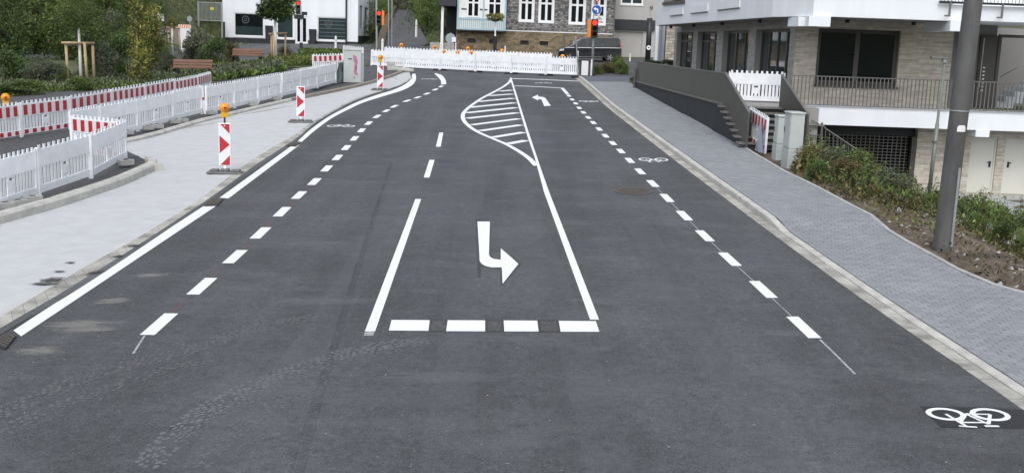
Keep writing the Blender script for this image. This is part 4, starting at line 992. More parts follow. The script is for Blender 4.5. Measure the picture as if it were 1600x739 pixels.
# garden lamp
pt = P(1452, 292, 33.5); tp = P(1476, 92, 33.5)
t = thing('garden_lamp', 'slim green grey lamp post with flat arm in front of the garage', 'lamp post', pt)
d = tp - pt; MB().tube([(0, 0, -.3), d * .5, d * .5 + Vector((0,0,.001)), d], [.062, .058, .042, .04], 12).build('pole', 'lamp_green', t, smooth=True)
MB().box((-.36, -.09, d.z - .02), (d.x + .08, .09, d.z + .05)).build('lamp_head', 'rail', t, bevel=.015); t.children[-1].location.x = d.x - .05
MB().tube([(d.x, 0, d.z - .12), (d.x, 0, d.z + .02)], .075, 10).build('collar', 'galv', t)
MB().tube([d * .35, d * .35 + Vector((0, 0, .06))], .085, 10).build('clamp', 'rail', t)
# big grey mast by the soil
base = G(1472, 388, .05); top = P(1522, -8, base.y)
t = thing('lamp_mast', 'thick dark grey mast standing in the soil beside the pavement', 'mast', base)
d = top - base; d2 = d * 1.6
MB().tube([(0, 0, -.5), d * .02, d * .35, d, d2], [.162, .160, .158, .150, .13], 28).build('pole', 'post_grey', t, smooth=True)
MB().tube([d * .55, d * .555], .1645, 28).build('band', 'galv', t)
rr = .163; pp = d * .472
b = MB(); vs = []
for i in range(7):
    a = math.radians(-112 + i * 9)
    for z in (0, .11): vs.append((pp.x + rr * math.cos(a), pp.y + rr * math.sin(a), pp.z + z - (.04 if z and i in (0, 6) else 0)))
b.add(vs, [(2*i, 2*i+2, 2*i+3, 2*i+1) for i in range(6)]); b.build('sticker', 'signwhite', t)
b = MB(); pp = d * .16; b.box((pp.x + .06, pp.y - .163, .06), (pp.x + .10, pp.y - .148, d.z * .33)); b.build('cable_cover', 'galv', t)
M['emblem'] = mat('faint window emblem', (.075, .085, .085), .4, .1, 6)
# ================================================================ HOUSES, SIGNALS, VAN BEYOND THE ROAD
YH = 86.0
hs = thing('slate_house', 'old house with slate shingles, white windows, stone base and light blue timber bay', 'house')
Th = frame3((0, YH, 0), (1, 0), (0, 1)); hx = lambda px, py=40: X(px, py, YH); hz = lambda px, py: Z(px, py, YH)
zb = gz(0, YH) - .8; zmid = hz(850, 51); ztop = 8.6
x0, x1 = hx(713), hx(958)
def shift(T, dx): return T @ Matrix.Translation((dx, 0, 0))
Tb = shift(Th, x0); Lb = x1 - x0
vents = [(hx(a) - x0, hx(c) - x0, hz((a+c)/2, d), hz((a+c)/2, b_)) for a, c, b_, d in [(731.5,744,60.5,67),(765,777.5,62,68),(814,827,64,70),(844.5,857.5,65,71.5)]]
wall_panel(Tb, Lb, zb, zmid, vents, 'stonejoint', hs); courses(Tb, Lb, zb + .3, zmid - .002, vents, .34, .125, 'stone', hs, 'stone_block', .03, .012, 21)
for a, c, z0, z1 in vents: 
    o_ = MB().box((a + .002, .2, z0), (c - .002, .22, z1), 0, Tb).build('cellar_window', 'black', hs)
    MB().box((a - .08, -.05, z1 + .002), (c + .08, -.0, z1 + .12), 0, Tb).build('stone_lintel', 'stone', o_)
wins = [(811, 833, 34), (841.5, 864, 35.5), (889, 913, 38), (924, 945, 39)]
xs_ = hx(791); Tsl = shift(Th, xs_); Lsl = x1 - xs_
ops = [(hx(a) - xs_, hx(c) - xs_, hz((a+c)/2, bt), hz((a+c)/2, bt) + 2.05) for a, c, bt in wins]
wall_panel(Tsl, Lsl, zmid + .002, ztop, ops, 'slateback', hs); courses(Tsl, Lsl, zmid + .01, ztop, ops, .20, .125, 'slate', hs, 'slate_shingle', .03, .02, 22)
for a, c, z0, z1 in ops:
    window(Tsl, a + .003, c - .003, z0 + .003, z1 - .003, hs, [(a+c)/2], [z1 - .62], 'frame_white', 'glass', -.02, .15, depth=.1, sill=.0)
    MB().box((a - .06, -.06, z0 - .07), (a + .02, -.021, z1 + .05), 0, Tsl).box((c - .02, -.06, z0 - .07), (c + .06, -.021, z1 + .05), 0, Tsl).box((a + .0205, -.06, z0 - .07), (c - .0205, -.021, z0 + .03), 0, Tsl).build('window_surround', 'frame_white', hs)
MB().box((0, -.06, zmid + .001), (Lsl, -.04, zmid + .07), 0, Tsl).build('drip_edge', 'frame_white', hs)
for px in (959, 882): 
    MB().tube([(hx(px), YH - .12, zb), (hx(px), YH - .12, ztop)] if px == 959 else [(hx(px), YH - .1, zb), (hx(px), YH - .1, zmid)], .05, 8).build('drainpipe', 'rail', hs)
# light blue bay
by = YH - .7; bx0, bx1 = X(714, 20, by), X(791, 20, by); bz0 = Z(750, 47.5, by); bzr = Z(750, 31, by)
bay = MB().box((bx0, by + .08, bz0 + .02), (bx1, YH - .002, ztop)).build('bay', 'panel_white', hs)
def tb(a, c, n='timber', m='timber_blue'): MB().box(a, c).build(n, m, bay)
wB = [(X(729.5, 15, by), X(749.5, 15, by)), (X(762, 15, by), X(784, 15, by))]
for x in [bx0, bx1 - .14, X(754, 15, by)]: tb((x, by, bz0), (x + .14, by + .075, ztop))
xsb = sorted([bx0 + .14, X(754, 15, by), X(754, 15, by) + .14, bx1 - .14])
for a, c in [(xsb[0], xsb[1]), (xsb[2], xsb[3])]:
    tb((a, by + .002, bz0), (c, by + .075, bz0 + .13)); tb((a, by + .002, bzr), (c, by + .075, bzr + .12))
    n = int((c - a) / .14); me = None
    for k in range(n):
        x = a + (k + .3) * (c - a) / n
        if me is None: me = MB().box((0, by + .01, bz0 + .1305), (.065, by + .06, bzr - .0005)).build('baluster', 'timber_blue', bay, loc=(x, 0, 0)).data
        else: link('baluster', me, bay, loc=(x, 0, 0))
for a, c in wB: 
    window(frame3((0, by, 0), (1, 0), (0, 1)), a, c, bzr + .14, bzr + 2.6, hs, [(a + c) / 2], [bzr + 1.25], 'frame_white', 'glass', .01, .12, depth=.065)
    for s, e in ((a - .42, a - .02), (c + .02, c + .42)):
        if s > bx0 and e < bx1: tb((s, by + .03, bzr + .72), (e, by + .07, bzr + .80), 'timber', 'black')
for x, s in ((bx0, 1), (bx1, -1)):
    MB().prism([(x, by - .02, ztop - .1), (x + s * .5, by - .02, ztop - .1), (x, by - .02, Z(750, 8, by))], (0, .05, 0)).build('brace', 'timber_blue', bay)
MB().box((bx0 - .05, by - .05, bz0 - .09), (bx1 + .05, YH - .002, bz0 - .002)).build('bay_floor', 'roofdark', bay)
MB().box((x0 - .3, YH - 1, ztop + .003), (x1 + .3, YH + 8, ztop + .3)).build('roof', 'roofdark', hs)
MB().box((x0 + .02, YH + .31, zb), (x1 - .02, YH + 7.9, ztop - .01)).build('house_body', 'slateback', hs)
# dark shed on the left of the house
sh = thing('dark_shed', 'dark open shed with grey roof and white post left of the slate house', 'shed')
b = MB().box((hx(695), YH + 2, zb), (hx(712.5), YH + 4, 7.5)); b.build('back_wall', 'black_wall', sh)
MB().box((X(686, 9, 85), 84.6, Z(700, 10, 85)), (hx(713) - .02, YH + 4.2, Z(700, 1, 85) + .6)).build('roof', 'roofdark', sh)
for px in (689.5,): MB().box((X(px, 20, 85), 84.9, zb), (X(px + 4, 20, 85), 85.1, Z(690, 10.2, 85))).build('post', 'panel_white', sh)
MB().box((X(672, 70, 85.5), 85.4, zb), (hx(712) - .03, 85.7, Z(690, 67, 85.5))).build('low_wall', 'block', sh)
# beige house with garage
gh = thing('garage_house', 'beige rendered house with a pale garage door and dark lintel', 'house')
YB = 89.0; Tg2 = frame3((X(960, 40, YB), YB, 0), (1, 0), (0, 1)); gu = lambda px, py=40: X(px, py, YB) - X(960, 40, YB); gzz = lambda px, py: Z(px, py, YB)
ops = [(gu(968), gu(1003), gzz(985, 8), gzz(985, 8) + 1.6), (gu(961.5), gu(1005), 2.4, gzz(980, 50))]
wall_panel(Tg2, gu(1042), 2.2, 9, ops, 'beige_render', gh)
window(Tg2, ops[0][0] + .003, ops[0][1] - .003, ops[0][2] + .003, ops[0][3] - .003, gh, [(ops[0][0] + ops[0][1]) / 2], (), 'frame_white', 'glass_blue', .03, .12, sill=.08)
gd = MB().box((ops[1][0], .12, 2.4), (ops[1][1], .16, ops[1][3]), 0, Tg2).build('garage_door', 'beige_render', gh)
for k in range(9): MB().box((ops[1][0] + .05, .105, 2.9 + k * .25), (ops[1][1] - .05, .1195, 3.12 + k * .25), 0, Tg2).build('door_panel', 'beige_render', gd)
MB().box((0.02, -.25, gzz(990, 47)), (gu(1023), -.002, gzz(990, 31.5)), 0, Tg2).build('lintel', 'roofdark', gh)
MB().box((gu(1014), -.1, gzz(1016, 14.5)), (gu(1018), -.002, gzz(1016, 10.5)), 0, Tg2).build('wall_lamp', 'black', gh)
t = thing('black_pole', 'black leaning pole with a small round white plate before the beige garage', 'pole', P(1012, 93, 80))
d = P(1015.5, 29, 80) - P(1012, 93, 80); MB().tube([(0, 0, -1), d * .5, d], [.20, .19, .19], 14).build('pole', 'black', t, smooth=True)
p = P(1013.5, 75, 79.75) - Vector(t.location); MB().tube([p, p + Vector((0, -.03, 0))], .16, 18).build('round_plate', 'signwhite', t)
MB().tube([p + Vector((0, -.031, 0)), p + Vector((0, -.04, 0))], .06, 12).build('plate_symbol', 'black', t)
MB().tube([d + Vector((.02, 0, 0)), d + Vector((.05, 0, 1.0))], .03, 6).build('antenna', 'galv', t)
wn = thing('white_gable', 'narrow white gable with rough stone corner beside the apartment building', 'building')
MB().box((X(1024.5, 60, 72), 72, 1.5), (X(1035, 60, 72), 72.6, 6)).build('wall', 'white_render', wn)
MB().box((X(1035, 60, 70), 70, 1.5), (X(1040, 60, 70), 72.5, 6)).build('corner_quoin', 'signgrey', wn)
Tq = frame3((X(1040.5, 60, 68), 68, 0), (1, 0), (0, 1)); MB().box((0, .003, 1.5), (1.0, .5, 6), 0, Tq).build('stone_wall', 'stonejoint', wn)
M['stone_pale'] = mat('pale rubble stone', (.40, .36, .29), .9, .2, 5, .4, 30, island=.3)
courses(Tq, .62, 2.0, 6, [], .36, .17, 'stone_pale', wn, 'stone_block', .04, .015, 5)

# ---------------------------------------------------------------- white building on the left
YW = 106.0; wb = thing('white_building', 'white rendered building with dark shop windows and double glass door on the left', 'building')
xw0, xw1 = X(348, 30, YW), X(559.5, 30, YW); Tw_ = frame3((xw0, YW, 0), (1, 0), (0, 1)); wu = lambda px, py=40: X(px, py, YW) - xw0; wz = lambda px, py: Z(px, py, YW)
zw = gz(-22, YW) - .6; zpl = wz(430, 61.5)
wops = [(wu(366), wu(412), wz(390, 57), wz(390, 21)), (wu(432.5), wu(458.5), wz(445, 60), wz(445, 22)), (wu(461.5), wu(481), wz(470, 68.5), wz(470, 26)), (wu(496), wu(541), wz(518, 63.5), wz(518, 27.5))]
wall_panel(Tw_, xw1 - xw0, zw, 12, wops, 'white_render', wb)
for k, (a, c, z0, z1) in enumerate(wops):
    if k == 2:
        window(Tw_, a + .003, c - .003, z0 + .003, z1 - .003, wb, [(a + c) / 2], (), 'frame_white', 'glass', .05, .17, 'glass_door', depth=.08)
    else:
        o_ = window(Tw_, a + .003, c - .003, z0 + .003, z1 - .003, wb, (), (), 'frame_white', 'glass_blue' if k else 'glass', .05, .08, 'shop_window', depth=.08, sill=.14)
        if k == 0: MB().box((a + .09, .083, z0 + .09), (c - .09, .088, z0 + (z1 - z0) * .42), 0, Tw_).build('frosted_band', 'glass_blue', o_)
        if k in (0, 3):
            n = 24; cx, cz = (a + (c - a) * .38, z1 - .62); b = MB()
            b.add([(cx + r_ * math.cos(2*math.pi*j/n), .078 - .0, cz + r_ * math.sin(2*math.pi*j/n)) for r_ in (.36, .28) for j in range(n)], [(j, (j+1) % n, n + (j+1) % n, n + j) for j in range(n)], 0, Tw_)
            b.add([(cx + r_ * math.cos(2*math.pi*j/n) , .077, cz + r_ * math.sin(2*math.pi*j/n)) for r_ in (.16, .10) for j in range(n)], [(j, (j+1) % n, n + (j+1) % n, n + j) for j in range(n)], 0, Tw_); b.build('ring_emblem', 'emblem', o_)
        if k == 3:
            for j in range(1, 6): MB().box((a + .08, .078, z0 + j * (z1 - z0) / 6), (c - .08, .0835, z0 + j * (z1 - z0) / 6 + .02), 0, Tw_).build('blind_slat', 'signgrey', o_)
for a, c in subtract((0, xw1 - xw0), [(o_[0] - .02, o_[1] + .02) for o_ in wops if o_[2] < zpl]):
    MB().box((a, -.02, zw), (c, -.001, zpl), 0, Tw_).build('plinth', 'black_wall', wb)
MB().tube([(X(541, 30, YW - .15), YW - .15, zw), (X(541, 30, YW - .15), YW - .15, 12)], .08, 10).build('drainpipe', 'black', wb)
p0 = Vector((xw1 - .002, YW, 0)); p1 = Vector((X(583.5, 30, 128), 128, 0)); us = p1 - p0; Lws = us.length; us.normalize()
Tside = frame3((p0.x, p0.y, 0), (us.x, us.y), (-us.y, us.x))
def side_u(px):
    d = ray(px, 30); n = Vector((us.y, -us.x, 0)); t_ = n.dot(p0) / n.dot(d); q_ = Vector((0,0,CAMH)) + d * t_; return (Vector((q_.x, q_.y, 0)) - p0).dot(us)
sops = [(side_u(562), side_u(566.5), 4.9, 7.1), (side_u(570), side_u(575), 4.9, 7.1), (side_u(571.5), side_u(574.5), 9.0, 9.6), (side_u(577.5), side_u(580.5), 9.0, 9.6)]
wall_panel(Tside, Lws, zw, 12, sops, 'white_render', wb)
for a, c, z0, z1 in sops: window(Tside, a, c, z0, z1, wb, (), (), 'rail', 'glass', .08, .07)
MB().box((-.0, -.03, zw), (Lws, -.001, gz(-15, YW) + .8), 0, Tside).build('plinth', 'black_wall', wb)
MB().box((xw0 + .05, YW + .31, 11.9), (xw1 - .4, 127, 12.2)).build('roof', 'roofdark', wb)
def planter(px, py, hpx, w_, label):
    p = P(px, py, YW - .5); h_ = hpx * YW / FPX; t = thing('tall_planter', label, 'planter', p, 0, 'tall planters by the shop door')
    b = MB(); a, c = w_ * .38, w_ * .5; b.add([(-a,-a,-.4),(a,-a,-.4),(a,a,-.4),(-a,a,-.4),(-c,-c,h_),(c,-c,h_),(c,c,h_),(-c,c,h_)], [(0,1,5,4),(1,2,6,5),(2,3,7,6),(3,0,4,7),(3,2,1,0)]); b.build('pot', 'black_wall', t)
    MB().box((-c+.03,-c+.03,h_-.08),(c-.03,c-.03,h_-.05)).build('earth', 'soil', t)
planter(420.5, 79, 37, .62, 'dark tall planter left of the shop door'); planter(488.5, 70, 23, .62, 'dark tall planter right of the shop door')

# ---------------------------------------------------------------- signals and signs
def head(t, p, lit, back, bw=.36, bh=1.0, side=-1):
    o_ = MB().box((p.x - bw/2, p.y - .14, p.z - bh/2), (p.x + bw/2, p.y + .14, p.z + bh/2)).build('signal_head', 'black', t, bevel=.02)
    for k, z in enumerate((.32, 0, -.32)):
        MB().tube([(p.x, p.y - .142, p.z + z), (p.x, p.y - .155, p.z + z)], .125, 16).build('signal_lens', 'redlight' if k == 0 else 'glass', o_)
        b = MB(); n = 10
        b.add([(p.x + .14*math.cos(math.radians(-10 + 200*j/n)), y, p.z + z + .14*math.sin(math.radians(-10 + 200*j/n))) for y in (p.y - .141, p.y - .30) for j in range(n + 1)], [(j, j+1, n+2+j, n+1+j) for j in range(n)]); b.build('visor', 'black', o_)
    if back: MB().box((p.x + side*bw/2 + (0.003 if side > 0 else -.22), p.y + .0, p.z - bh*.5), (p.x + side*bw/2 + (.22 if side > 0 else -.003), p.y + .3, p.z + bh*.45)).build('orange_case', 'orange', t, bevel=.02)
Y3 = 64.2; base = G(925.5, 118, .02)
t = thing('traffic_light', 'grey traffic light post with red light, blue turn arrow sign and orange case', 'traffic light', base)
q = lambda px, py, dy=0.: P(px, py, Y3 + dy) - Vector(base)
pp = q(930, -20); pole = MB().tube([(0, 0, 0), (q(927.5, 60).x, .3, q(927.5, 60).z), (q(931, -20).x, .3, q(931, -20).z)], [.085, .075, .065], 12).build('pole', 'galv', t, smooth=True)
MB().tube([(0, 0, 0), (0, 0, .12)], .16, 12).build('base_flange', 'rubber', t)
h = q(929, 45); h.y = .08; head(t, h, True, True, .38, 1.05)
def disc(t, c, r, m, name, th=.02, n=28): return MB().tube([c, c + Vector((0, -th, 0))], r, n).build(name, m, t)
c = q(932, 16); c.y = -.02; s_ = disc(t, c, .285, 'signwhite', 'arrow_sign'); disc(s_, c + Vector((0, -.0201, 0)), .265, 'signblue', 'blue_face', .004)
ar = [(.10,-.17),(.10,.02),(.07,.07),(.0,.09),(-.06,.09),(-.06,.16),(-.19,.05),(-.06,-.06),(-.06,.01),(-.01,.01),(.02,-.01),(.02,-.17)]
MB().prism([c + Vector((x, -.0242, z)) for x, z in ar], (0, -.003, 0)).build('white_arrow', 'signwhite', s_)
c = q(935.5, 30); c.y = -.02; s_ = MB().box(c + Vector((-.28, -.02, -.19)), c + Vector((.28, 0, .19))).build('plate_sign', 'signwhite', t)
b = MB()
for x in (-.10, .10):
    n = 14; b.add([c + Vector((x + r_*math.cos(2*math.pi*j/n), -.0225, -.03 + r_*math.sin(2*math.pi*j/n))) for r_ in (.075, .05) for j in range(n)], [(j, (j+1) % n, n+(j+1) % n, n+j) for j in range(n)])
for a, d in [((-.10,-.03),(-.03,.07)),((-.03,.07),(.06,.07)),((.10,-.03),(.05,.12)),((-.06,.10),(0,.10)),((0,-.03),(.06,.07)),((-.25,.17),(.25,.17)),((-.25,-.17),(.25,-.17))]:
    v = Vector((d[0]-a[0], 0, d[1]-a[1])).normalized(); nn_ = Vector((-v.z, 0, v.x)) * .012; A_, D_ = c + Vector((a[0], -.023 - .0004*len(b.f)*.1, a[1])), c + Vector((d[0], -.023 - .0004*len(b.f)*.1, d[1]))
    b.add([A_ - nn_, A_ + nn_, D_ + nn_, D_ - nn_], [(0, 1, 2, 3)])
b.build('bicycle_pictogram', 'rail', s_)
c = q(932.5, 6.5); c.y = -.02; tri = [(0, 0), (.45, .78), (-.45, .78)]
s_ = MB().prism([c + Vector((x, 0, z)) for x, z in tri], (0, -.02, 0)).build('yield_sign', 'signred', t)
MB().prism([c + Vector((x * .68, -.0202, .11 + (z - 0) * .68 + .02)) for x, z in tri], (0, -.003, 0)).build('white_face', 'signwhite', s_)
Y2 = 86; base = P(589, 78, Y2); base.z = gz(base.x, Y2)
t = thing('traffic_light', 'traffic light with red light and orange case on a grey pole by the path', 'traffic light', base)
q = lambda px, py: P(px, py, Y2) - Vector(base)
MB().tube([(0, 0, 0), (q(588, -20).x, 0, q(588, -20).z)], .085, 10).build('pole', 'galv', t)
h = q(592.5, 28); h.y = -.1; head(t, h, True, True, .36, 1.15, 1)
for px in (602.5, 608): MB().tube([(q(px, 70).x, 2, -.5), (q(px, -20).x, 2, q(px, -20).z)], .05, 8).build('side_pole', 'galv', t)
Y1 = 92; base = P(470.5, 71, Y1)
t = thing('traffic_light', 'slim white traffic light post with red light before the white building door', 'traffic light', base)
q = lambda px, py: P(px, py, Y1) - Vector(base)
MB().tube([(0, 0, 0), (q(470, -20).x, 0, q(470, -20).z)], .075, 10).build('pole', 'white_render', t); MB().tube([(0,0,-.3),(0,0,.2)], .14, 10).build('base_flange', 'rubber', t)
h = q(466.5, 12); h.y = -.1; head(t, h, True, False, .36, 1.15)
MB().box(h + Vector((.2, .05, -.62)), h + Vector((.7, .25, -.35))).build('pedestrian_head', 'black', t)
MB().box(h + Vector((-.3, -.05, -.95)), h + Vector((.45, .1, -.6))).build('camera_box', 'black', t)
# round sign seen from behind, posts, hanging basket
base = P(704.5, 82, 80); t = thing('round_sign', 'round grey sign back with a small white plate left of the stone house', 'sign', base)
c = P(704, 60.5, 80) - base; MB().tube([(0, 0, -.4), (c.x, .05, c.z + .4)], .04, 8).build('pole', 'galv', t); disc(t, c, .36, 'signgrey', 'sign_disc'); MB().box(c + Vector((.1, -.05, -.25)), c + Vector((.4, -.03, .08))).build('white_plate', 'signwhite', t)
def bollard(px, pt_, pb_, Y, r_, label, m='frame_white'):
    p = P(px, pb_, Y); t = thing('white_post', label, 'post', p, 0, 'posts along the far street'); h_ = P(px, pt_, Y).z - p.z
    MB().tube([(0,0,-.5),(0,0,h_*.86),(0,0,h_)], [r_, r_, r_*.5], 10).build('post', m, t, smooth=False)
    MB().tube([(0,0,h_*.72),(0,0,h_*.76)], r_*1.06, 10).build('band', 'galv' if m != 'wood' else 'bark', t)
for a in [(524.5, 56.5, 82, 90, .09, 'white post in front of the right shop window'), (597.5, 61, 80, 84, .09, 'white post beside the foot of the path'), (688.2, 67, 80, 80, .06, 'white post left of the round grey sign'), (711.8, 67, 82, 80, .05, 'white post right of the round grey sign'), (789, 72.5, 85, 80, .06, 'white post in front of the stone base'), (984, 84, 95, 80, .06, 'small white post beside the terrace wall end'), (902.5, 80, 93, 70, .05, 'white post before the van door'), (650, 31, 68, 96, .10, 'tall wooden post at the foot of the path', 'trunkwhite'), (636, 61, 84, 79, .03, 'thin dark rod behind the closed road barriers', 'rail')]: bollard(*a)
base = P(773, 84, 83); t = thing('flower_lamp', 'dark post carrying a hanging flower basket in front of the bay window', 'flower post', base)
d = P(774, 30, 83) - base; MB().tube([(0, 0, -.5), (0, 0, d.z * .5)], .13, 10).build('post', 'black', t); MB().tube([(0, 0, d.z * .5), (d.x, 0, d.z)], .06, 10).build('stem', 'frame_white', t)
MB().tube([(d.x, 0, d.z), (d.x, 0, d.z + 1.5)], .02, 6).build('rod', 'black', t); MB().tube([(d.x, 0, d.z - .2), (d.x, 0, d.z)], [.2, .42], 14).build('basket', 'bark', t)
me = leaves('basket_flowers', 700, [(d.x + .42*math.cos(a), .42*math.sin(a), d.z + .12 + .05*math.sin(3*a), .3, .3, .25) for a in np.arange(0, 6.3, .8)], .08, 5)
me.materials.append(M['leaf_mid']); link('foliage', me, t); me = leaves('flowers', 260, [(d.x + .45*math.cos(a), .45*math.sin(a), d.z + .15, .3, .3, .28) for a in np.arange(0, 6.3, .8)], .07, 6); me.materials.append(M['flower']); link('flowers', me, t)
# leaning rod and white panel stand at the right end of the closure
bs = G(913, 121.5, .02); t = thing('panel_stand', 'white panel board in a black frame on a black foot at the barrier end', 'board', bs)
q = lambda px, py: P(px, py, bs.y) - bs
a, c = q(906.5, 119.5), q(921, 94.5)
MB().box((a.x + .05, -.03, a.z), (c.x - .05, .03, c.z - .04)).build('panel', 'frame_white', t)
MB().box((a.x - .02, -.04, a.z), (a.x + .04, .04, c.z)).box((c.x - .04, -.04, a.z), (c.x + .02, .04, c.z)).box((a.x + .045, -.04, c.z - .035), (c.x - .045, .04, c.z + .02)).build('frame', 'black', t)
MB().box((-.75, -.3, 0), (.55, .3, .12)).build('foot', 'rubber', t, bevel=.03)
MB().tube([(c.x + .12, -.1, -.1), (c.x + .13, -.1, c.z + .05)], .05, 8).build('white_post', 'frame_white', t)
MB().tube([q(904.5, 120), q(899.5, 57)], .04, 8).build('leaning_rod', 'galv', t)
# graffiti cabinet and tarpaulin on the left
bs = G(556, 129.5, .06); t = thing('graffiti_cabinet', 'tall pale grey cabinet with pink spray stripes at the left barrier corner', 'cabinet', bs, .12)
hC = 49 * bs.y / FPX; MB().box((-.62, -.2, 0), (.26, .25, hC)).build('body', 'cabinet', t, bevel=.02); MB().box((-.65, -.23, hC + .002), (.29, .28, hC + .05)).build('lid', 'cabinet', t, bevel=.01)
MB().box((.264, -.2, 0), (.40, .6, hC - .12)).build('side_box', 'signgrey', t, bevel=.01)
b = MB(); r = random.Random(3)
for k in range(26): x, z = r.gauss(-.02, .05), r.uniform(.25, hC - .25); s = r.uniform(.03, .08); b.add([(x + s*math.cos(2*math.pi*j/9)*r.uniform(.6,1.1), -.203 - .0004*(k % 6), z + 1.9*s*math.sin(2*math.pi*j/9)*r.uniform(.6,1.1)) for j in range(9)], [tuple(range(9))])
b.build('spray_paint', 'pink', t); MB().box((-.40, -.208, hC*.72), (-.2, -.2005, hC*.75)).build('handle', 'black', t)
def tarp(pl, label, seed, h_):
    r = random.Random(seed); c0 = pl[0]; n = 22; mth = 9; vs = []
    sp_ = resample(pl, (pl[-1] - pl[0]).length / n); 
    for i, p in enumerate(sp_):
        f = i / (len(sp_) - 1)
        for j in range(mth):
            v = j / (mth - 1) - .5; hh = max(.01, h_(f) * (1 - (2 * v) ** 2) * r.uniform(.55, 1.2)); vs.append((p.x - c0.x + r.uniform(-.06, .06), p.y - c0.y + v * .8 + r.uniform(-.06, .06), p.z - c0.z + hh + r.uniform(0, .04)))
    t = thing('tarpaulin', label, 'tarpaulin', c0); MB().add(vs, [(i*mth+j, i*mth+j+1, (i+1)*mth+j+1, (i+1)*mth+j) for i in range(len(sp_)-1) for j in range(mth-1)]).build('crumpled_sheet', 'tarp', t)
tarp([G(488, 143, .05), G(515, 135, .05), G(532, 130, .05), G(553, 127, .05)], 'crumpled grey blue tarpaulin heaped against the graffiti cabinet', 4, lambda f: .12 + .85 * math.exp(-((f - .78) / .14) ** 2))
# rubble by the kerb end at the far corner
r = random.Random(6)
for k, (px, py) in enumerate([(611, 106.5), (618, 111), (627, 110.5), (634, 112)]):
    t = thing('kerb_block', ['upright pale block left of the loose kerb pieces at the far corner', 'pale loose kerb piece, largest at the far corner', 'middle loose kerb piece at the far corner', 'rightmost loose kerb piece at the far corner'][k], 'kerb piece', G(px, py, .06), r.uniform(-.3, .5), 'loose kerb pieces at the far corner')
    s = (.25, .2, .4) if k == 0 else (.5, .18, .18); MB().box((-s[0], -s[1]/2, 0), (s[0], s[1]/2, s[2])).build('block', 'kerb_light', t, bevel=.03)
    MB().box((-s[0]*.6, -s[1]/2-.004, s[2]*.3), (s[0]*.6, -s[1]/2, s[2]*.5)).build('groove', 'kerb', t)

# ---------------------------------------------------------------- black van
pF, pRr = G(890, 94.5), G(951, 98.5)
cY = 79.5; cx0, cx1 = P(870.5, 92, cY - .5).x, P(967.5, 95, cY + .5).x; Lv = (cx1 - cx0) / math.cos(.06)
vz = gz((cx0 + cx1) / 2, cY) - .02
t = thing('parked_van', 'black passenger van parked in front of the slate house facing left', 'van', ((cx0 + cx1) / 2, cY, vz), .06)
t.rotation_euler = (0, -GA, .06)
k_ = Lv / 5.0; W = .95; Hh = 1.92; ZK = .93
prof = [(-2.5,.42),(-2.5,.72),(-2.42,.92),(-2.22,1.02),(-1.62,1.18),(-1.05,1.62),(-.75,1.80),(-.3,1.88),(1.6,1.90),(2.25,1.84),(2.40,1.65),(2.48,1.0),(2.5,.5),(2.42,.32),(2.05,.30),(1.05,.28),(-1.0,.28),(-2.1,.28),(-2.4,.32)]
prof = [(x * k_, z) for x, z in prof]; t.scale = (1, 1, .93)
def inset(z): return 0 if z < 1.0 else .16 * (z - 1.0) / .9
n = len(prof); b = MB()
secs = [(-W, 1), (-W * .97, 0), (W * .97, 0), (W, 1)]
rows = []
for s in (-1, 1):
    rows.append([(x, s * (W - inset(z) - .0), z) for x, z in prof]); 
L_in = [(x * .985, -(W - inset(z)) * 1.0, z) for x, z in prof]
vs = rows[0] + rows[1]
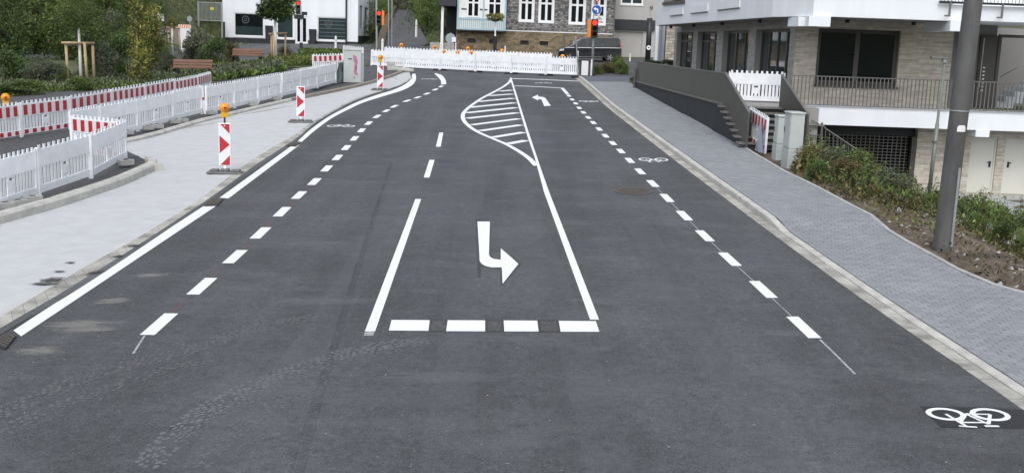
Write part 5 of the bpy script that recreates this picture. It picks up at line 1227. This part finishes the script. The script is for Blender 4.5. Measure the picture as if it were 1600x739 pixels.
# profile is traversed front-bottom -> roof -> rear -> bottom
b.add(vs, [(i, (i + 1) % n, n + (i + 1) % n, n + i) for i in range(n)] + [tuple(range(n - 1, -1, -1)), tuple(range(n, 2 * n))])
b.build('body', 'carpaint', t, bevel=.05, smooth=False)
def sidepoly(pts, s, off, m, name, th=.012, parent=t):
    q_ = [Vector((x * k_, s * (W - inset(z) + off), z)) for x, z in pts]; MB().prism(q_, (0, s * th, 0)).build(name, m, parent)
for s in (-1, 1):
    for pts in ([(-1.28,1.16),(-.62,1.72),(-.28,1.72),(-.28,1.14)], [(-.2,1.14),(-.2,1.72),(.95,1.72),(.95,1.16)], [(1.02,1.16),(1.02,1.72),(2.05,1.70),(2.25,1.62),(2.32,1.2)]): sidepoly(pts, s, .002, 'glass_van', 'side_window')
    sidepoly([(-2.1,1.045),(2.4,1.06),(2.4,1.09),(-1.5,1.085)], s, .0025, 'chrome', 'trim_strip', .015)
    sidepoly([(-2.46,.80),(-2.36,.92),(-2.05,.99),(-2.05,.84)], s, .0025, 'lens', 'headlight', .02)
    sidepoly([(2.40,1.05),(2.33,1.55),(2.39,1.55),(2.46,1.05)], s, .0025, 'signred', 'tail_light', .015)
    sidepoly([(-1.5,.36),(1.0,.36),(1.0,.40),(-1.5,.40)], s, .0025, 'chrome', 'sill_trim', .02)
    for x in (-.24, .98): sidepoly([(x,.42),(x+.012,.42),(x+.012,1.1),(x,1.1)], s, .0015, 'void', 'door_gap', .004)
    for x in (-.45, .1): sidepoly([(x,.98),(x+.2,.98),(x+.2,1.02),(x,1.02)], s, .0175, 'carpaint', 'door_handle', .03)
    for x in (-1.62, 1.58):
        wv = MB().tube([(x * k_, s * (W - .24), .34), (x * k_, s * (W + .012), .34)], .345, 26).build('wheel', 'tyre', t)
        MB().tube([(x * k_, s * (W + .0122), .34), (x * k_, s * (W + .02), .34)], .235, 22).build('rim_back', 'black', wv)
        b = MB()
        for k in range(5):
            a = k * 2 * math.pi / 5; u, v_ = Vector((math.cos(a), 0, math.sin(a))), Vector((-math.sin(a), 0, math.cos(a))); c = Vector((x * k_, s * (W + .0205), .34))
            b.prism([c + u*.03 - v_*.035, c + u*.225 - v_*.05, c + u*.225 + v_*.05, c + u*.03 + v_*.035], (0, s * .014, 0))
        b.tube([(x*k_, s*(W+.0205), .34), (x*k_, s*(W+.04), .34)], .05, 10); b.build('spokes', 'chrome', wv)
        nn_ = 16; b = MB(); arc = [(x*k_ + r_*math.cos(math.pi*j/nn_), s*(W+.003), .34 + r_*math.sin(math.pi*j/nn_)) for r_ in (.36, .42) for j in range(nn_+1)]
        b.add(arc, [(j, j+1, nn_+2+j, nn_+1+j) for j in range(nn_)]); b.build('wheel_arch', 'tyre', t)
    MB().box((-1.22*k_, s*(W+.0), 1.12), (-1.02*k_, s*(W+.22), 1.30)).build('mirror', 'carpaint', t, bevel=.04)
MB().prism([(-1.60*k_, y_ , 1.205) for y_ in (-.72, .72)] + [(-.80*k_, .70, 1.785), (-.80*k_, -.70, 1.785)], Vector((-.012, 0, .012))).build('windscreen', 'glass', t)
MB().box((-2.53*k_, -.5, .55), (-2.503*k_, .5, .75)).build('grille', 'chrome', t); MB().box((-2.54*k_, -.26, .42), (-2.504*k_, .26, .53)).build('number_plate', 'signwhite', t)
# ================================================================ PARK, PLANTS, HILLSIDE
R_ = random.Random(21)
# hillside behind everything
xs2 = np.linspace(-220, 160, 96); ys2 = np.linspace(60, 330, 82)
y0t = lambda x: float(np.interp(x, [-220, -70, -45, -32, -27, -25, -13, -11.5, -2, 4, 30, 60], [60, 68, 76, 93, 112, 130, 130, 93, 93, 112, 112, 100]))
def hill_z(x, y):
    s = y - y0t(x); base = gz(max(x, -40), min(y, 120)); 
    return base - .5 if s <= 0 else base - .5 + min(60, float(np.interp(x, [-30, -22, -14, 4, 20], [.34, .3, .12, .12, .3])) * s + .5 * ss(s / 3))
vs = [(x, y, hill_z(x, y)) for y in ys2 for x in xs2]; nx = len(xs2)
MB().add(vs, [(j*nx+i, j*nx+i+1, (j+1)*nx+i+1, (j+1)*nx+i) for j in range(len(ys2)-1) for i in range(nx-1)]).build('hillside', 'grass_ground', None, 'structure', smooth=True)
# path going up the hill between white building and slate house
pts_l = [(P(606, 92, 84)), P(603, 70, 92), P(613, 30, 112), P(626, 5, 128), P(630, -30, 150)]
pts_r = [(P(690, 92, 84)), P(668, 66, 92), P(650, 30, 112), P(641, 5, 128), P(640, -30, 150)]
for l_ in (pts_l, pts_r): l_[0].z = gz(-9, 84) + .0
band(smooth_line(pts_l, 5), smooth_line(pts_r, 5)).build('path', 'path', None, 'structure', smooth=True)
bl = [p + Vector((-4, 0, .4)) for p in pts_l]; 
# low stone wall left of the path
t = thing('stone_wall', 'low rough stone wall along the left side of the uphill path', 'wall'); r = random.Random(9)
sl = resample(smooth_line(pts_l[:4], 5), .7)
for i in range(len(sl) - 1):
    for k in range(1):
        a = sl[i] + Vector((-.35, 0, k * .42)); s = .33 * r.uniform(.8, 1.1)
        MB().box((-s, -.36, -.2 + .0), (s, .36, .4 * r.uniform(.85, 1))).build('stone', 'stonejoint', t, bevel=.06, loc=a)
# strip of park soil / lawn on the left
pk = [on(-90, 30, .03), on(-34, 55.5, .03), on(-9.6, 71.5, .03), on(-10.5, 77, .03), on(-90, 77, .03)]
sheet('park_ground', 'grass_ground', pk, None, 'structure')
walk = ngp([(505,123),(540,112),(470,100),(430,112),(350,138),(300,142),(270,134),(345,125),(395,113)], .06)
sheet('park_path', 'concrete', ngp([(340,140),(430,118),(500,109),(498,104),(420,111),(345,128)], .05), None, 'structure')
sheet('pavement', 'asphalt_old', [on(-40, 77.2, .02), on(-12, 77.2, .02), on(-12, 79, .02), on(-40, 79, .02)], None, 'structure')
sheet('pavement', 'asphalt_old', [on(-40, 92, .02), on(-10, 92, .02), on(-12, 105.9, .02), on(-40, 105.9, .02)], None, 'structure')
sheet('street', 'asphalt_old', [on(-70, 79, .004), on(-9, 79, .004), on(-9, 92, .004), on(-70, 92, .004)], None, 'structure')

# prototypes of foliage
def crownmesh(name, n, W_, H_, size, seed, m, nb=16, shell=.45, z0=0):
    r = random.Random(seed); bl = []
    for k in range(nb):
        f = r.random(); a = r.uniform(0, 6.28); z = z0 + H_ * (.12 + .8 * f); rad = W_ / 2 * (1 - abs(f - .42) * 1.1) * r.uniform(.3, .9); s = W_ * r.uniform(.13, .26)
        bl.append((rad * math.cos(a), rad * math.sin(a), z, s, s, s * .8))
    me = leaves(name, n, bl, size, seed, shell=shell); me.materials.append(M[m]); return me
def trunk(t, h, r0, m='bark', lean=0, limbs=5, seed=1, spread=1.5):
    r = random.Random(seed); o_ = MB().tube([(0, 0, -.5), (lean*.3, 0, h*.4), (lean, 0, h)], [r0, r0*.75, r0*.35], 9).build('trunk', m, t, smooth=True)
    b = MB()
    for k in range(limbs):
        f = r.uniform(.45, .95); a = r.uniform(0, 6.28); l = spread * r.uniform(.6, 1.1); p = Vector((lean*f, 0, h*f))
        b.tube([p, p + Vector((l*.5*math.cos(a), l*.5*math.sin(a), l*.45)), p + Vector((l*math.cos(a), l*math.sin(a), l*1.1))], [r0*.35, r0*.22, r0*.08], 6)
    if limbs: b.build('limb', m, t, smooth=True)
TP = [('leaf_dark', 11), ('leaf_mid', 12), ('leaf_bright', 13), ('leaf_dark', 14), ('leaf_mid', 15), ('leaf_grey', 16)]
TREE = [crownmesh('crown', 9000, 8, 9, .17, s, m, 22, .35) for m, s in TP]
def tree(x, y, kind, sc, label, group='trees of the wooded slope', z=None, low=.15, wide=1.):
    z = hill_z(x, y) if z is None else z
    t = thing('broadleaf_tree', label, 'tree', (x, y, z), R_.uniform(0, 6.28), group); h = 9 * sc
    trunk(t, h * .7, .22 * sc, seed=int(x * 7 + y), spread=2.2 * sc)
    o_ = link('crown', TREE[kind], t, loc=(0, 0, h * low - .6)); o_.scale = (sc * wide, sc * wide, sc)
# wooded slope at the left: a dense wall of trees; front ones first
spots = [(-33.5, 72, 0, .62, 'dark green tree at the left edge of the wooded slope'), (-30.0, 75, 1, .60, 'mid green tree behind the left staked sapling'), (-26.5, 77.5, 0, .55, 'dark tree filling the gap right of the first stakes'), (-29.2, 79, 5, .42, 'grey green bushy tree behind the yellowing sapling'),
 (-39, 74, 3, .8, 'broad dark tree cut by the left picture edge'), (-36, 82, 1, .85, 'tall mid green tree above the left edge tree'), (-31, 84, 2, .8, 'bright green tree high behind the first stakes'), (-33, 90, 4, .72, 'leafy green tree above the yellowing sapling'),
 (-41, 92, 0, 1.1, 'large dark tree high at the far left'), (-34, 95, 4, 1.1, 'large mid green tree in the second rank of the slope'), (-47, 84, 1, 1.1, 'wide tree outside the left picture edge'), (-38, 106, 2, 1.2, 'bright tree near the top of the left slope'), (-31, 112, 2, .8, 'bright leafy tree left of the metal gate fence'), (-46, 110, 3, 1.4, 'big dark tree at the top left of the slope'), (-55, 100, 0, 1.5, 'huge dark tree beyond the left edge'), (-36, 128, 1, 1.4, 'tall tree behind the bright one above the gate'), (-28, 135, 4, 1.2, 'tree above the gate fence by the white building')]
for a in spots: tree(*a)
spots2 = [(-14.2, 114, 2, .5, 'green tree along the left side of the uphill path'), (-13.5, 122, 1, .8, 'darker tree farther up left of the path'), (-5.2, 118, 3, .8, 'dark tree behind the shed'), (-9.5, 165, 1, 1.0, 'tree at the top of the uphill path'), (-15, 140, 4, 1.0, 'tree behind the white building corner'), (-1, 125, 1, 1.1, 'tree above the shed behind the house')]
for a in spots2: tree(*a, group='trees along the uphill path')
def tree_px(px, pyb, Y, kind, sc, label):
    p = P(px, pyb, Y); tree(p.x, Y, kind, sc, label, 'trees along the uphill path', z=p.z - 9 * sc * .30 )
tree_px(668, 24, 104, 2, .42, 'bright green round tree right of the uphill path'); tree_px(695, 40, 101, 0, .36, 'dark tree beside the shed roof'); tree_px(676, 52, 108, 3, .34, 'dark low tree under the bright crown by the path'); tree_px(660, 44, 116, 0, .36, 'dark bushy tree behind the wooden post')
for k, (x, y, s) in enumerate([(-70, 120, 1.8), (-60, 135, 1.8), (-48, 140, 1.8), (-36, 150, 1.8), (-24, 160, 1.8), (-12, 172, 1.6), (0, 150, 1.6), (12, 140, 1.5), (-80, 105, 1.6)]): tree(x, y, k % 6, s, ['dark', 'mid green', 'bright', 'deep green', 'leafy', 'greyish', 'rounded', 'broad', 'tall'][k] + ' tree on the skyline of the hill, number ' + ORD[k] + ' from left' if False else ['dark skyline tree far at the left', 'mid green skyline tree left of the gate', 'bright skyline tree above the slope', 'deep green skyline tree behind the left wood', 'leafy skyline tree behind the white building', 'greyish skyline tree above the path', 'rounded skyline tree behind the house', 'broad skyline tree behind the slate roof', 'tall skyline tree beyond the left edge'][k], 'trees on the hill skyline')
# undergrowth on the slope and in the park
def cover(name, pts_fn, n, size, m, seed, flat=0.):
    r = np.random.default_rng(seed); c = pts_fn(r, n); a = r.normal(size=(n, 3)); a[:, 2] = np.abs(a[:, 2]) + .8 * (1 - flat); a /= np.linalg.norm(a, axis=1)[:, None]
    b = np.cross(a, r.normal(size=(n, 3))); b /= np.linalg.norm(b, axis=1)[:, None]; sz = (size * (.5 + r.random(n)))[:, None]
    v = np.stack([c, c + a * sz * .5 + b * sz * .22, c + a * sz, c + a * sz * .5 - b * sz * .22], 1).reshape(-1, 3)
    me = quadmesh(name, v); me.materials.append(M[m]); return link(name, me, None, 'stuff')
def slope_pts(x0, x1, y0, y1):
    def f(r, n):
        x = r.uniform(x0, x1, n); y = r.uniform(y0, y1, n); z = np.array([hill_z(a, b) for a, b in zip(x, y)]) + r.random(n) ** 2 * .7 - .1; return np.stack([x, y, z], 1)
    return f
cover('undergrowth', slope_pts(-60, -25, 72, 112), 26000, .2, 'leaf_mid', 31); cover('undergrowth', slope_pts(-14.5, 2, 94, 130), 16000, .15, 'leaf_dark', 32)
def park_pts(px0, px1, f0, f1, h):
    def f(r, n):
        out = []
        for _ in range(n):
            px = r.uniform(px0, px1); py = r.uniform(f0(px), f1(px)); g = G(px, py, .03); out.append((g.x, g.y, g.z + r.random() ** 2 * h))
        return np.array(out)
    return f
lowl = lambda px: np.interp(px, [-80, 0, 180, 330, 345], [165, 150, 140, 134, 120])
cover('ground_cover', park_pts(-80, 340, lambda p: np.interp(p, [-80, 100, 260, 340], [128, 122, 106, 100]), lambda p: float(lowl(p)), .16), 20000, .13, 'leaf_mid', 33)
cover('ground_cover', park_pts(-80, 340, lambda p: np.interp(p, [-80, 100, 260, 340], [128, 120, 104, 98]), lambda p: float(lowl(p)) - 3, .22), 14000, .14, 'leaf_grey', 34)
cover('grass_tufts', park_pts(340, 440, lambda p: np.interp(p, [340, 440], [112, 101]), lambda p: np.interp(p, [340, 440], [127, 112]), .1), 9000, .34, 'leaf_grey', 35)
cover('grass_tufts', park_pts(336, 445, lambda p: np.interp(p, [340, 440], [108, 97]), lambda p: np.interp(p, [340, 440], [128, 113]), .1), 6000, .30, 'leaf_bright', 36)
cover('ground_cover', park_pts(420, 490, lambda p: np.interp(p, [420, 490], [92, 93]), lambda p: np.interp(p, [420, 490], [104, 102]), .25), 5000, .18, 'leaf_yellow', 37)
cover('ground_cover', park_pts(420, 490, lambda p: np.interp(p, [420, 490], [91, 92]), lambda p: np.interp(p, [420, 490], [105, 103]), .3), 5000, .18, 'leaf_mid', 38)
cover('ground_cover', park_pts(468, 536, lambda p: np.interp(p, [468, 536], [83, 85]), lambda p: np.interp(p, [468, 536], [90, 90]), .3), 3500, .22, 'leaf_mid', 39)
# individual shrubs
SH = {m: crownmesh('foliage', 6500, 2, 1.6, .055, s, m, 16, .3) for m, s in (('leaf_dark', 41), ('leaf_mid', 42), ('leaf_grey', 43), ('leaf_yellow', 44), ('leaf_rust', 45), ('leaf_bright', 46))}
def shrub(px, py, wpx, hpx, m, label, group='shrubs in the park', g=None):
    p = g if g is not None else G(px, py, .02); s = p.y / FPX; t = thing('shrub', label, 'shrub', p, R_.uniform(0, 6.28), group)
    b = MB(); r = random.Random(px)
    for k in range(6): a = k * 1.05; b.tube([(0, 0, -.1), (.25*wpx*s*math.cos(a)*r.uniform(.5,1), .25*wpx*s*math.sin(a), hpx*s*r.uniform(.5,.75))], [.025, .008], 5)
    b.build('stem', 'bark', t); o_ = link('foliage', SH[m], t, loc=(0, 0, -.1)); o_.scale = (wpx*s/2.0, wpx*s/2.0, hpx*s/1.55)
for a in [(18,128,75,52,'leaf_dark','dark low shrub at the left picture edge'),(70,132,70,40,'leaf_grey','grey green shrub left of the first stakes'),(98,128,46,28,'leaf_mid','small green shrub in front of the first stake'),(165,126,48,58,'leaf_grey','grey leafed shrub right of the first stakes'),(185,120,60,70,'leaf_dark','dark shrub left of the yellowing sapling'),(140,122,50,70,'leaf_dark','dark shrub behind the white sapling trunk'),
          (262,118,34,36,'leaf_grey','small grey shrub left of the front bench'),(312,100,64,52,'leaf_grey','wide grey green shrub between the two benches'),(335,104,52,46,'leaf_dark','dark shrub just right of the front bench'),(362,98,30,32,'leaf_rust','brownish shrub left of the rear bench'),(445,92,26,22,'leaf_grey','small grey shrub by the staked street tree'),(480,90,30,12,'leaf_mid','low shrub before the right shop window'),(505,90,32,11,'leaf_mid','low flat shrub by the white post'),(30,150,90,26,'leaf_mid','low green shrub above the left red striped barrier'),(130,142,60,22,'leaf_mid','low green shrub below the first stakes')]: shrub(*a)
for a in [(945,114,44,18,'leaf_rust','dry brownish shrub right of the traffic light post'),(933,116,24,14,'leaf_mid','small green shrub at the traffic light foot'),(972,116,28,22,'leaf_mid','round green shrub at the terrace wall end'),(965,112,26,24,'leaf_bright','light grassy shrub behind the terrace wall end'),(992,131,18,14,'leaf_grey','small weed at the foot of the wall end post')]: shrub(*a, 'plants by the right corner')
for a in [(1020,100,44,12,'leaf_dark','low hedge behind the panel wall below the black pole'),(1045,100,30,13,'leaf_dark','low hedge behind the panel wall before the rough stone corner')]:
    shrub(*a, 'plants by the right corner', g=P(a[0], 104, 62))
shrub(770, 82, 60, 9, 'leaf_mid', 'low green plants at the foot of the stone base', 'plants by the right corner', g=P(655, 82, 90)); shrub(668, 80, 44, 14, 'leaf_mid', 'low hedge right of the wooden post on the path', 'trees along the uphill path', g=P(668, 82, 90))
# saplings and stakes
def stakes(t, pts, top, r0=.05, rails=True):
    tops = []
    for (px, py, tx, ty) in pts:
        g = G(px, py); q_ = P(tx, ty, g.y); MB().tube([g - Vector((0,0,.1)), q_], [r0, r0 * .9], 9).build('stake', 'wood', t, smooth=True); tops.append(q_)
    if rails:
        a, c = tops[0], tops[-1]; d = (c - a).normalized() * .15; MB().tube([a - d + Vector((0,-r0*1.7,-.06)), c + d + Vector((0,-r0*1.7,-.06))], r0 * .85, 8).build('cross_rail', 'wood', t, smooth=True)
t = thing('tree_stakes', 'three pale wooden stakes with a cross rail left of the dark shrubs', 'tree stakes'); stakes(t, [(107,131,102.5,65.5),(136.5,130,132,67),(147.5,129,144.5,66)], 0, .075)
g = G(127, 130); tt = thing('sapling', 'young tree with white painted trunk between the left stakes', 'young tree', g); d = P(123, 46, g.y) - g
MB().tube([(0,0,-.2), d * .5, d * .9, d * 1.04], [.085, .075, .06, .04], 10).build('trunk', 'trunkwhite', tt, smooth=True)
t2 = MB().tube([P(106,71,g.y-.2), P(124,72,g.y-.2)], .025, 6).build('strap', 'rail', t)
o_ = link('crown', TREE[1], tt, loc=(d.x * 1.2, 0, d.z * 1.0)); o_.scale = (.28, .28, .22)
t = thing('tree_stakes', 'two wooden stakes with cross rail by the orange striped board', 'tree stakes'); stakes(t, [(264.5,86,263,43),(282,87,279.5,43)], 0, .07)
g = G(270, 87); tt = thing('sapling', 'white trunk sapling between the rear left stakes', 'young tree', g); d = P(268.5, 37, g.y) - g; MB().tube([(0,0,-.2), d], [.08, .06], 9).build('trunk', 'trunkwhite', tt, smooth=True)
o_ = link('crown', SH['leaf_yellow'], tt, loc=(d.x, 0, d.z - .3)); o_.scale = (.35, .35, .5)
t = thing('tree_stakes', 'wooden stakes with cross rail round the street tree by the shop door', 'tree stakes'); stakes(t, [(425,98,424,52),(428.5,99,427.5,55),(445.5,97,446,51)], 0, .075)
g = G(430.5, 98.5); tt = thing('street_tree', 'young street tree with dense dark crown before the white building', 'tree', g); d = P(430, 28, g.y) - g
MB().tube([(0,0,-.2), d * .5, d], [.12, .10, .07], 10).build('trunk', 'trunkwhite', tt, smooth=True)
cm = crownmesh('crown', 6500, 3.1, 2.6, .12, 77, 'leaf_dark', 18, .3); link('crown', cm, tt, loc=(d.x, 0, d.z - .1))
# yellowing sapling cluster
for k, (px, py, tx, ty, h_) in enumerate([(215,118,214,48,0), (229,100,227,38,1), (241,101,240,52,2)]):
    g = G(px, py + 14); t = thing('yellowing_sapling', ['left yellowing young tree with loose leaves', 'middle yellowing young tree with white trunk', 'right yellowing young tree with thin stake'][k], 'young tree', g, 0, 'yellowing young trees'); d = P(tx, ty, g.y) - g
    MB().tube([(0,0,-.2), d * .5, d * 1.15], [.06, .05, .02], 8).build('trunk', 'trunkwhite' if k == 1 else 'wood', t, smooth=True)
    r = random.Random(k); bl = [(d.x * f + r.uniform(-.45, .45), r.uniform(-.45, .45), d.z * f, .4, .4, .5) for f in np.linspace(.12, 1.5, 18)]
    me = leaves('crown', 1900, bl, .085, 60 + k, shell=.2); me.materials.append(M['leaf_yellow']); link('crown', me, t)
    me = leaves('inner_leaves', 1300, bl, .08, 70 + k, shell=.2); me.materials.append(M['leaf_mid']); link('inner_leaves', me, t)
# benches
def bench(pl_, pr_, label):
    a, c = G(*pl_), G(*pr_); L = (c - a).length; t = thing('park_bench', label, 'bench', a, math.atan2((c-a).y, (c-a).x), 'park benches')
    for k in range(3): MB().box((0, .0 + k * .15, .44), (L, .135 + k * .15, .48)).build('seat_slat', 'benchwood', t, bevel=.008)
    for k in range(3): MB().box((-.02, -.10 - k * .035 + .02, .52 + k * .15), (L - .25, -.06 - k * .035 + .02, .655 + k * .15)).build('back_slat', 'benchwood', t, bevel=.008)
    for x in (.12, L - .32): MB().box((x, -.08, -.1), (x + .22, .42, .4395)).build('leg', 'black', t)
    for x in (.05, L - .15): MB().box((x, -.03, .62), (x + .07, .42, .66)).box((x, .36, .4805), (x + .07, .41, .6195)).build('armrest', 'black', t)
    for x in (.2, L - .5): MB().box((x, -.058 - .05, .485), (x + .05, -.058 + .02, .5195)).build('back_bracket', 'black', t)
bench((271,120.5), (338,118.5), 'reddish slatted park bench behind the red and white barriers'); bench((363,99), (415,97.5), 'reddish slatted park bench farther back by the grasses')
# gate fence, white wall with orange board, little signs
YGt = 104.; t = thing('metal_gate', 'grey barred metal gate with a yellow plate left of the white building', 'gate'); q = lambda px, py: P(px, py, YGt)
a, c = q(310.5, 33), q(347, 32); top = q(311, 2.5)
b = MB(); h0, h1 = a.z, top.z
b.box((a.x - .08, YGt - .06, h0 - 1.5), (a.x + .08, YGt + .06, h1)).box((c.x - .06, YGt - .06, h0 - 1.5), (c.x + .06, YGt + .06, h1)).build('post', 'galv', t)
MB().box((a.x + .081, YGt - .03, h0 + .02), (c.x - .061, YGt + .03, h0 + .1)).box((a.x + .081, YGt - .03, h1 - .12), (c.x - .061, YGt + .03, h1 - .04)).build('gate_frame', 'galv', t)
n = 17; me = None
for k in range(n):
    x = a.x + .15 + k * (c.x - a.x - .3) / (n - 1)
    if me is None: me = MB().box((-.018, YGt - .018, h0 + .101), (.018, YGt + .018, h1 - .121)).build('bar', 'galv', t, loc=(x, 0, 0)).data
    else: link('bar', me, t, loc=(x, 0, 0))
p = q(331.5, 14); MB().box((p.x - .16, YGt - .05, p.z - .12), (p.x + .16, YGt - .035, p.z + .12)).build('warning_plate', 'yellowplate', t)
MB().box((a.x - 3.0, YGt + .2, h0 - 3), (c.x + .1, YGt + .7, h0 - .02)).build('foundation', 'grass_ground', t)
YO = 88.; q = lambda px, py: P(px, py, YO); t = thing('striped_board', 'orange and white striped board above a white panel behind the stakes', 'barrier board'); a, c = q(280.5, 65), q(297.5, 45)
MB().box((a.x, YO - .04, a.z - 1), (c.x, YO + .04, c.z)).build('white_panel', 'frame_white', t); z1 = q(288, 39).z
MB().box((a.x - .05, YO - .05, c.z + .002), (c.x + .03, YO + .03, z1)).build('board', 'frame_white', t)
for k in range(5):
    x = a.x + k * (c.x - a.x) / 5; MB().prism([(x, YO - .0505, c.z + .01), (x + .1, YO - .0505, c.z + .01), (x + .17, YO - .0505, z1 - .01), (x + .07, YO - .0505, z1 - .01)], (0, -.004, 0)).build('orange_stripe', 'orange', t)
t = thing('round_sign', 'small round sign back on a thin pole above the striped board', 'sign', q(297, 46)); p = P(296.3, 30, YO) - q(297, 46); MB().tube([(0,0,-.5), p + Vector((0,.05,.3))], .03, 6).build('pole', 'galv', t); MB().tube([p, p + Vector((0,-.03,0))], .21, 22).build('sign_disc', 'signgrey', t)
for px, w_ in ((247.5, 3), (254, 3.2)):
    pass
YS = 92.; a = P(246.5, 37, YS); t = thing('white_signboard', 'small white signboard on the slope behind the yellowing trees', 'sign', a); b = P(256, 20, YS) - a
MB().box((0, -.04, -.6), (.12, .04, b.z)).build('post', 'frame_white', t); MB().box((.121, -.03, .2), (b.x, .03, b.z - .15)).build('board', 'frame_white', t)
MB().box((.2, -.034, .35), (b.x - .1, -.0305, .42)).build('print', 'signgrey', t)
# slope strip of street seen on the left behind the stakes
rwl = thing('retaining_wall', 'low brown retaining wall behind the rear left stakes', 'wall')
a, c = P(240, 56, 90), P(282, 57, 90); 
for k in range(9):
    x = a.x + (c.x - a.x) * k / 9; MB().box((x + .01, 89.9, a.z - .6), (x + (c.x - a.x)/9 - .01, 90.3, P(260, 41, 90).z)).build('wall_block', 'kerb_brown', rwl)
# ---------------------------------------------------------------- weeds on the embankment
def emb(px0, px1, top, bot, dzf=.0):
    def f(r, n):
        out = []
        while len(out) < n:
            x = r.uniform(6.6, 15); y = r.uniform(16, 35); 
            if x < bx(y) + .1: continue
            z = rightground(x, y); 
            v = CR.to_3x3().transposed() @ (Vector((x, y, z)) - Vector((0, 0, CAMH))); px, py = 800 + FPX * v.x / -v.z, 369.5 - FPX * v.y / -v.z
            if px0 < px < px1 and top(px) < py < bot(px): out.append((x, y, z + r.random() ** 2 * .34 - .03))
        return np.array(out)
    return f
botw = lambda p: np.interp(p, [1240, 1300, 1380, 1440, 1480, 1520, 1560, 1600], [268, 298, 315, 332, 342, 350, 358, 366]); topw = lambda p: 200
cover('weeds', emb(1240, 1640, topw, botw), 7000, .12, 'leaf_mid', 51); cover('weeds', emb(1330, 1640, topw, botw), 4000, .13, 'leaf_bright', 52); cover('dry_weeds', emb(1240, 1440, topw, lambda p: botw(p) + 12), 5000, .11, 'leaf_rust', 53)
cover('dry_stalks', emb(1300, 1640, lambda p: botw(p) - 6, lambda p: 470), 6500, .075, 'leaf_rust', 54, .8); cover('soil_weeds', emb(1330, 1640, lambda p: botw(p) - 4, lambda p: botw(p) + 30), 2500, .07, 'leaf_mid', 55)
def eshrub(px, py, wpx, hpx, m, label, Yd):
    p = P(px, py, Yd); p.z = rightground(p.x, p.y); shrub(px, py, wpx, hpx, m, label, 'weedy shrubs on the embankment', g=p)
for a in [(1262,268,60,42,'leaf_rust','brownish shrub right of the utility cabinets',27.5),(1300,280,80,48,'leaf_grey','grey green weedy shrub before the sloping railing',27.6),(1345,292,90,60,'leaf_mid','tall green shrub in front of the garage grille',27.2),(1390,300,84,52,'leaf_grey','bushy weed shrub at the right end of the grille',26.6),(1320,290,70,46,'leaf_rust','low dry shrub beside the pavement edge',25.6),(1430,305,60,38,'leaf_bright','fresh green weed clump by the garden lamp foot',25.5),(1462,312,40,50,'leaf_bright','bright upright weed clump left of the thick mast',25),(1520,335,70,48,'leaf_bright','bright weed clump right of the thick mast',24),(1560,350,60,52,'leaf_mid','leafy weed clump before the yard',23.5),(1596,372,64,46,'leaf_bright','green weed clump at the right picture edge',22.5),(1275,285,50,36,'leaf_dark','dark low shrub at the pavement edge by the cabinets',26)]: eshrub(*a)
# stones and clods on the soil
b = MB(); r = random.Random(17); k = 0
while k < 2600:
    x, y = r.uniform(7.3, 12), r.uniform(15, 27)
    if x < bx(y) + .12: continue
    z = rightground(x, y); s = r.uniform(.012, .055) * (1.9 if r.random() < .07 else 1); k += 1
    b.add([(x+s*math.cos(a)*r.uniform(.6,1.3), y+s*math.sin(a)*r.uniform(.6,1.3), z-.01) for a in (0,1.3,2.6,3.9,5.2)] + [(x+s*.2, y, z+s*r.uniform(.4,.9))], [(i, (i+1)%5, 5) for i in range(5)], 0 if r.random() < .8 else 1)
b.build('soil_clods', ['soil', 'block'], None, 'stuff')

# tall thin weeds rising out of the bank
b = MB(); r = random.Random(71); pts = []; lv = []
k = 0
while k < 320:
    x, y = r.uniform(6.8, 15), r.uniform(17, 34)
    if x < bx(y) + .35: continue
    z = rightground(x, y); v = CR.to_3x3().transposed() @ (Vector((x, y, z)) - Vector((0, 0, CAMH))); px, py = 800 + FPX * v.x / -v.z, 369.5 - FPX * v.y / -v.z
    if not (1240 < px < 1640) or py > botw(px) + 4: continue
    k += 1; h_ = r.uniform(.35, 1.0); dx, dy = r.uniform(-.15, .15), r.uniform(-.15, .15)
    b.tube([(x, y, z - .05), (x + dx * .4, y + dy * .4, z + h_ * .6), (x + dx, y + dy, z + h_)], [.008, .006, .003], 4, caps=False)
    for j in range(int(h_ * 26)):
        f = r.uniform(.15, 1); lv.append((x + dx * f, y + dy * f, z + h_ * f))
b.build('weed_stems', 'leaf_rust', None, 'stuff')
rr_ = np.random.default_rng(72); c = np.array(lv); n = len(c); a = rr_.normal(size=(n, 3)); a[:, 2] *= .5; a /= np.linalg.norm(a, axis=1)[:, None]; q_ = np.cross(a, rr_.normal(size=(n, 3))); q_ /= np.linalg.norm(q_, axis=1)[:, None]
sz = (.05 + .09 * rr_.random(n))[:, None]; vv = np.stack([c, c + a * sz * .5 + q_ * sz * .16, c + a * sz, c + a * sz * .5 - q_ * sz * .16], 1).reshape(-1, 3)
me = quadmesh('weed_leaves', vv); me.materials.append(M['leaf_mid']); link('weed_leaves', me, None, 'stuff')
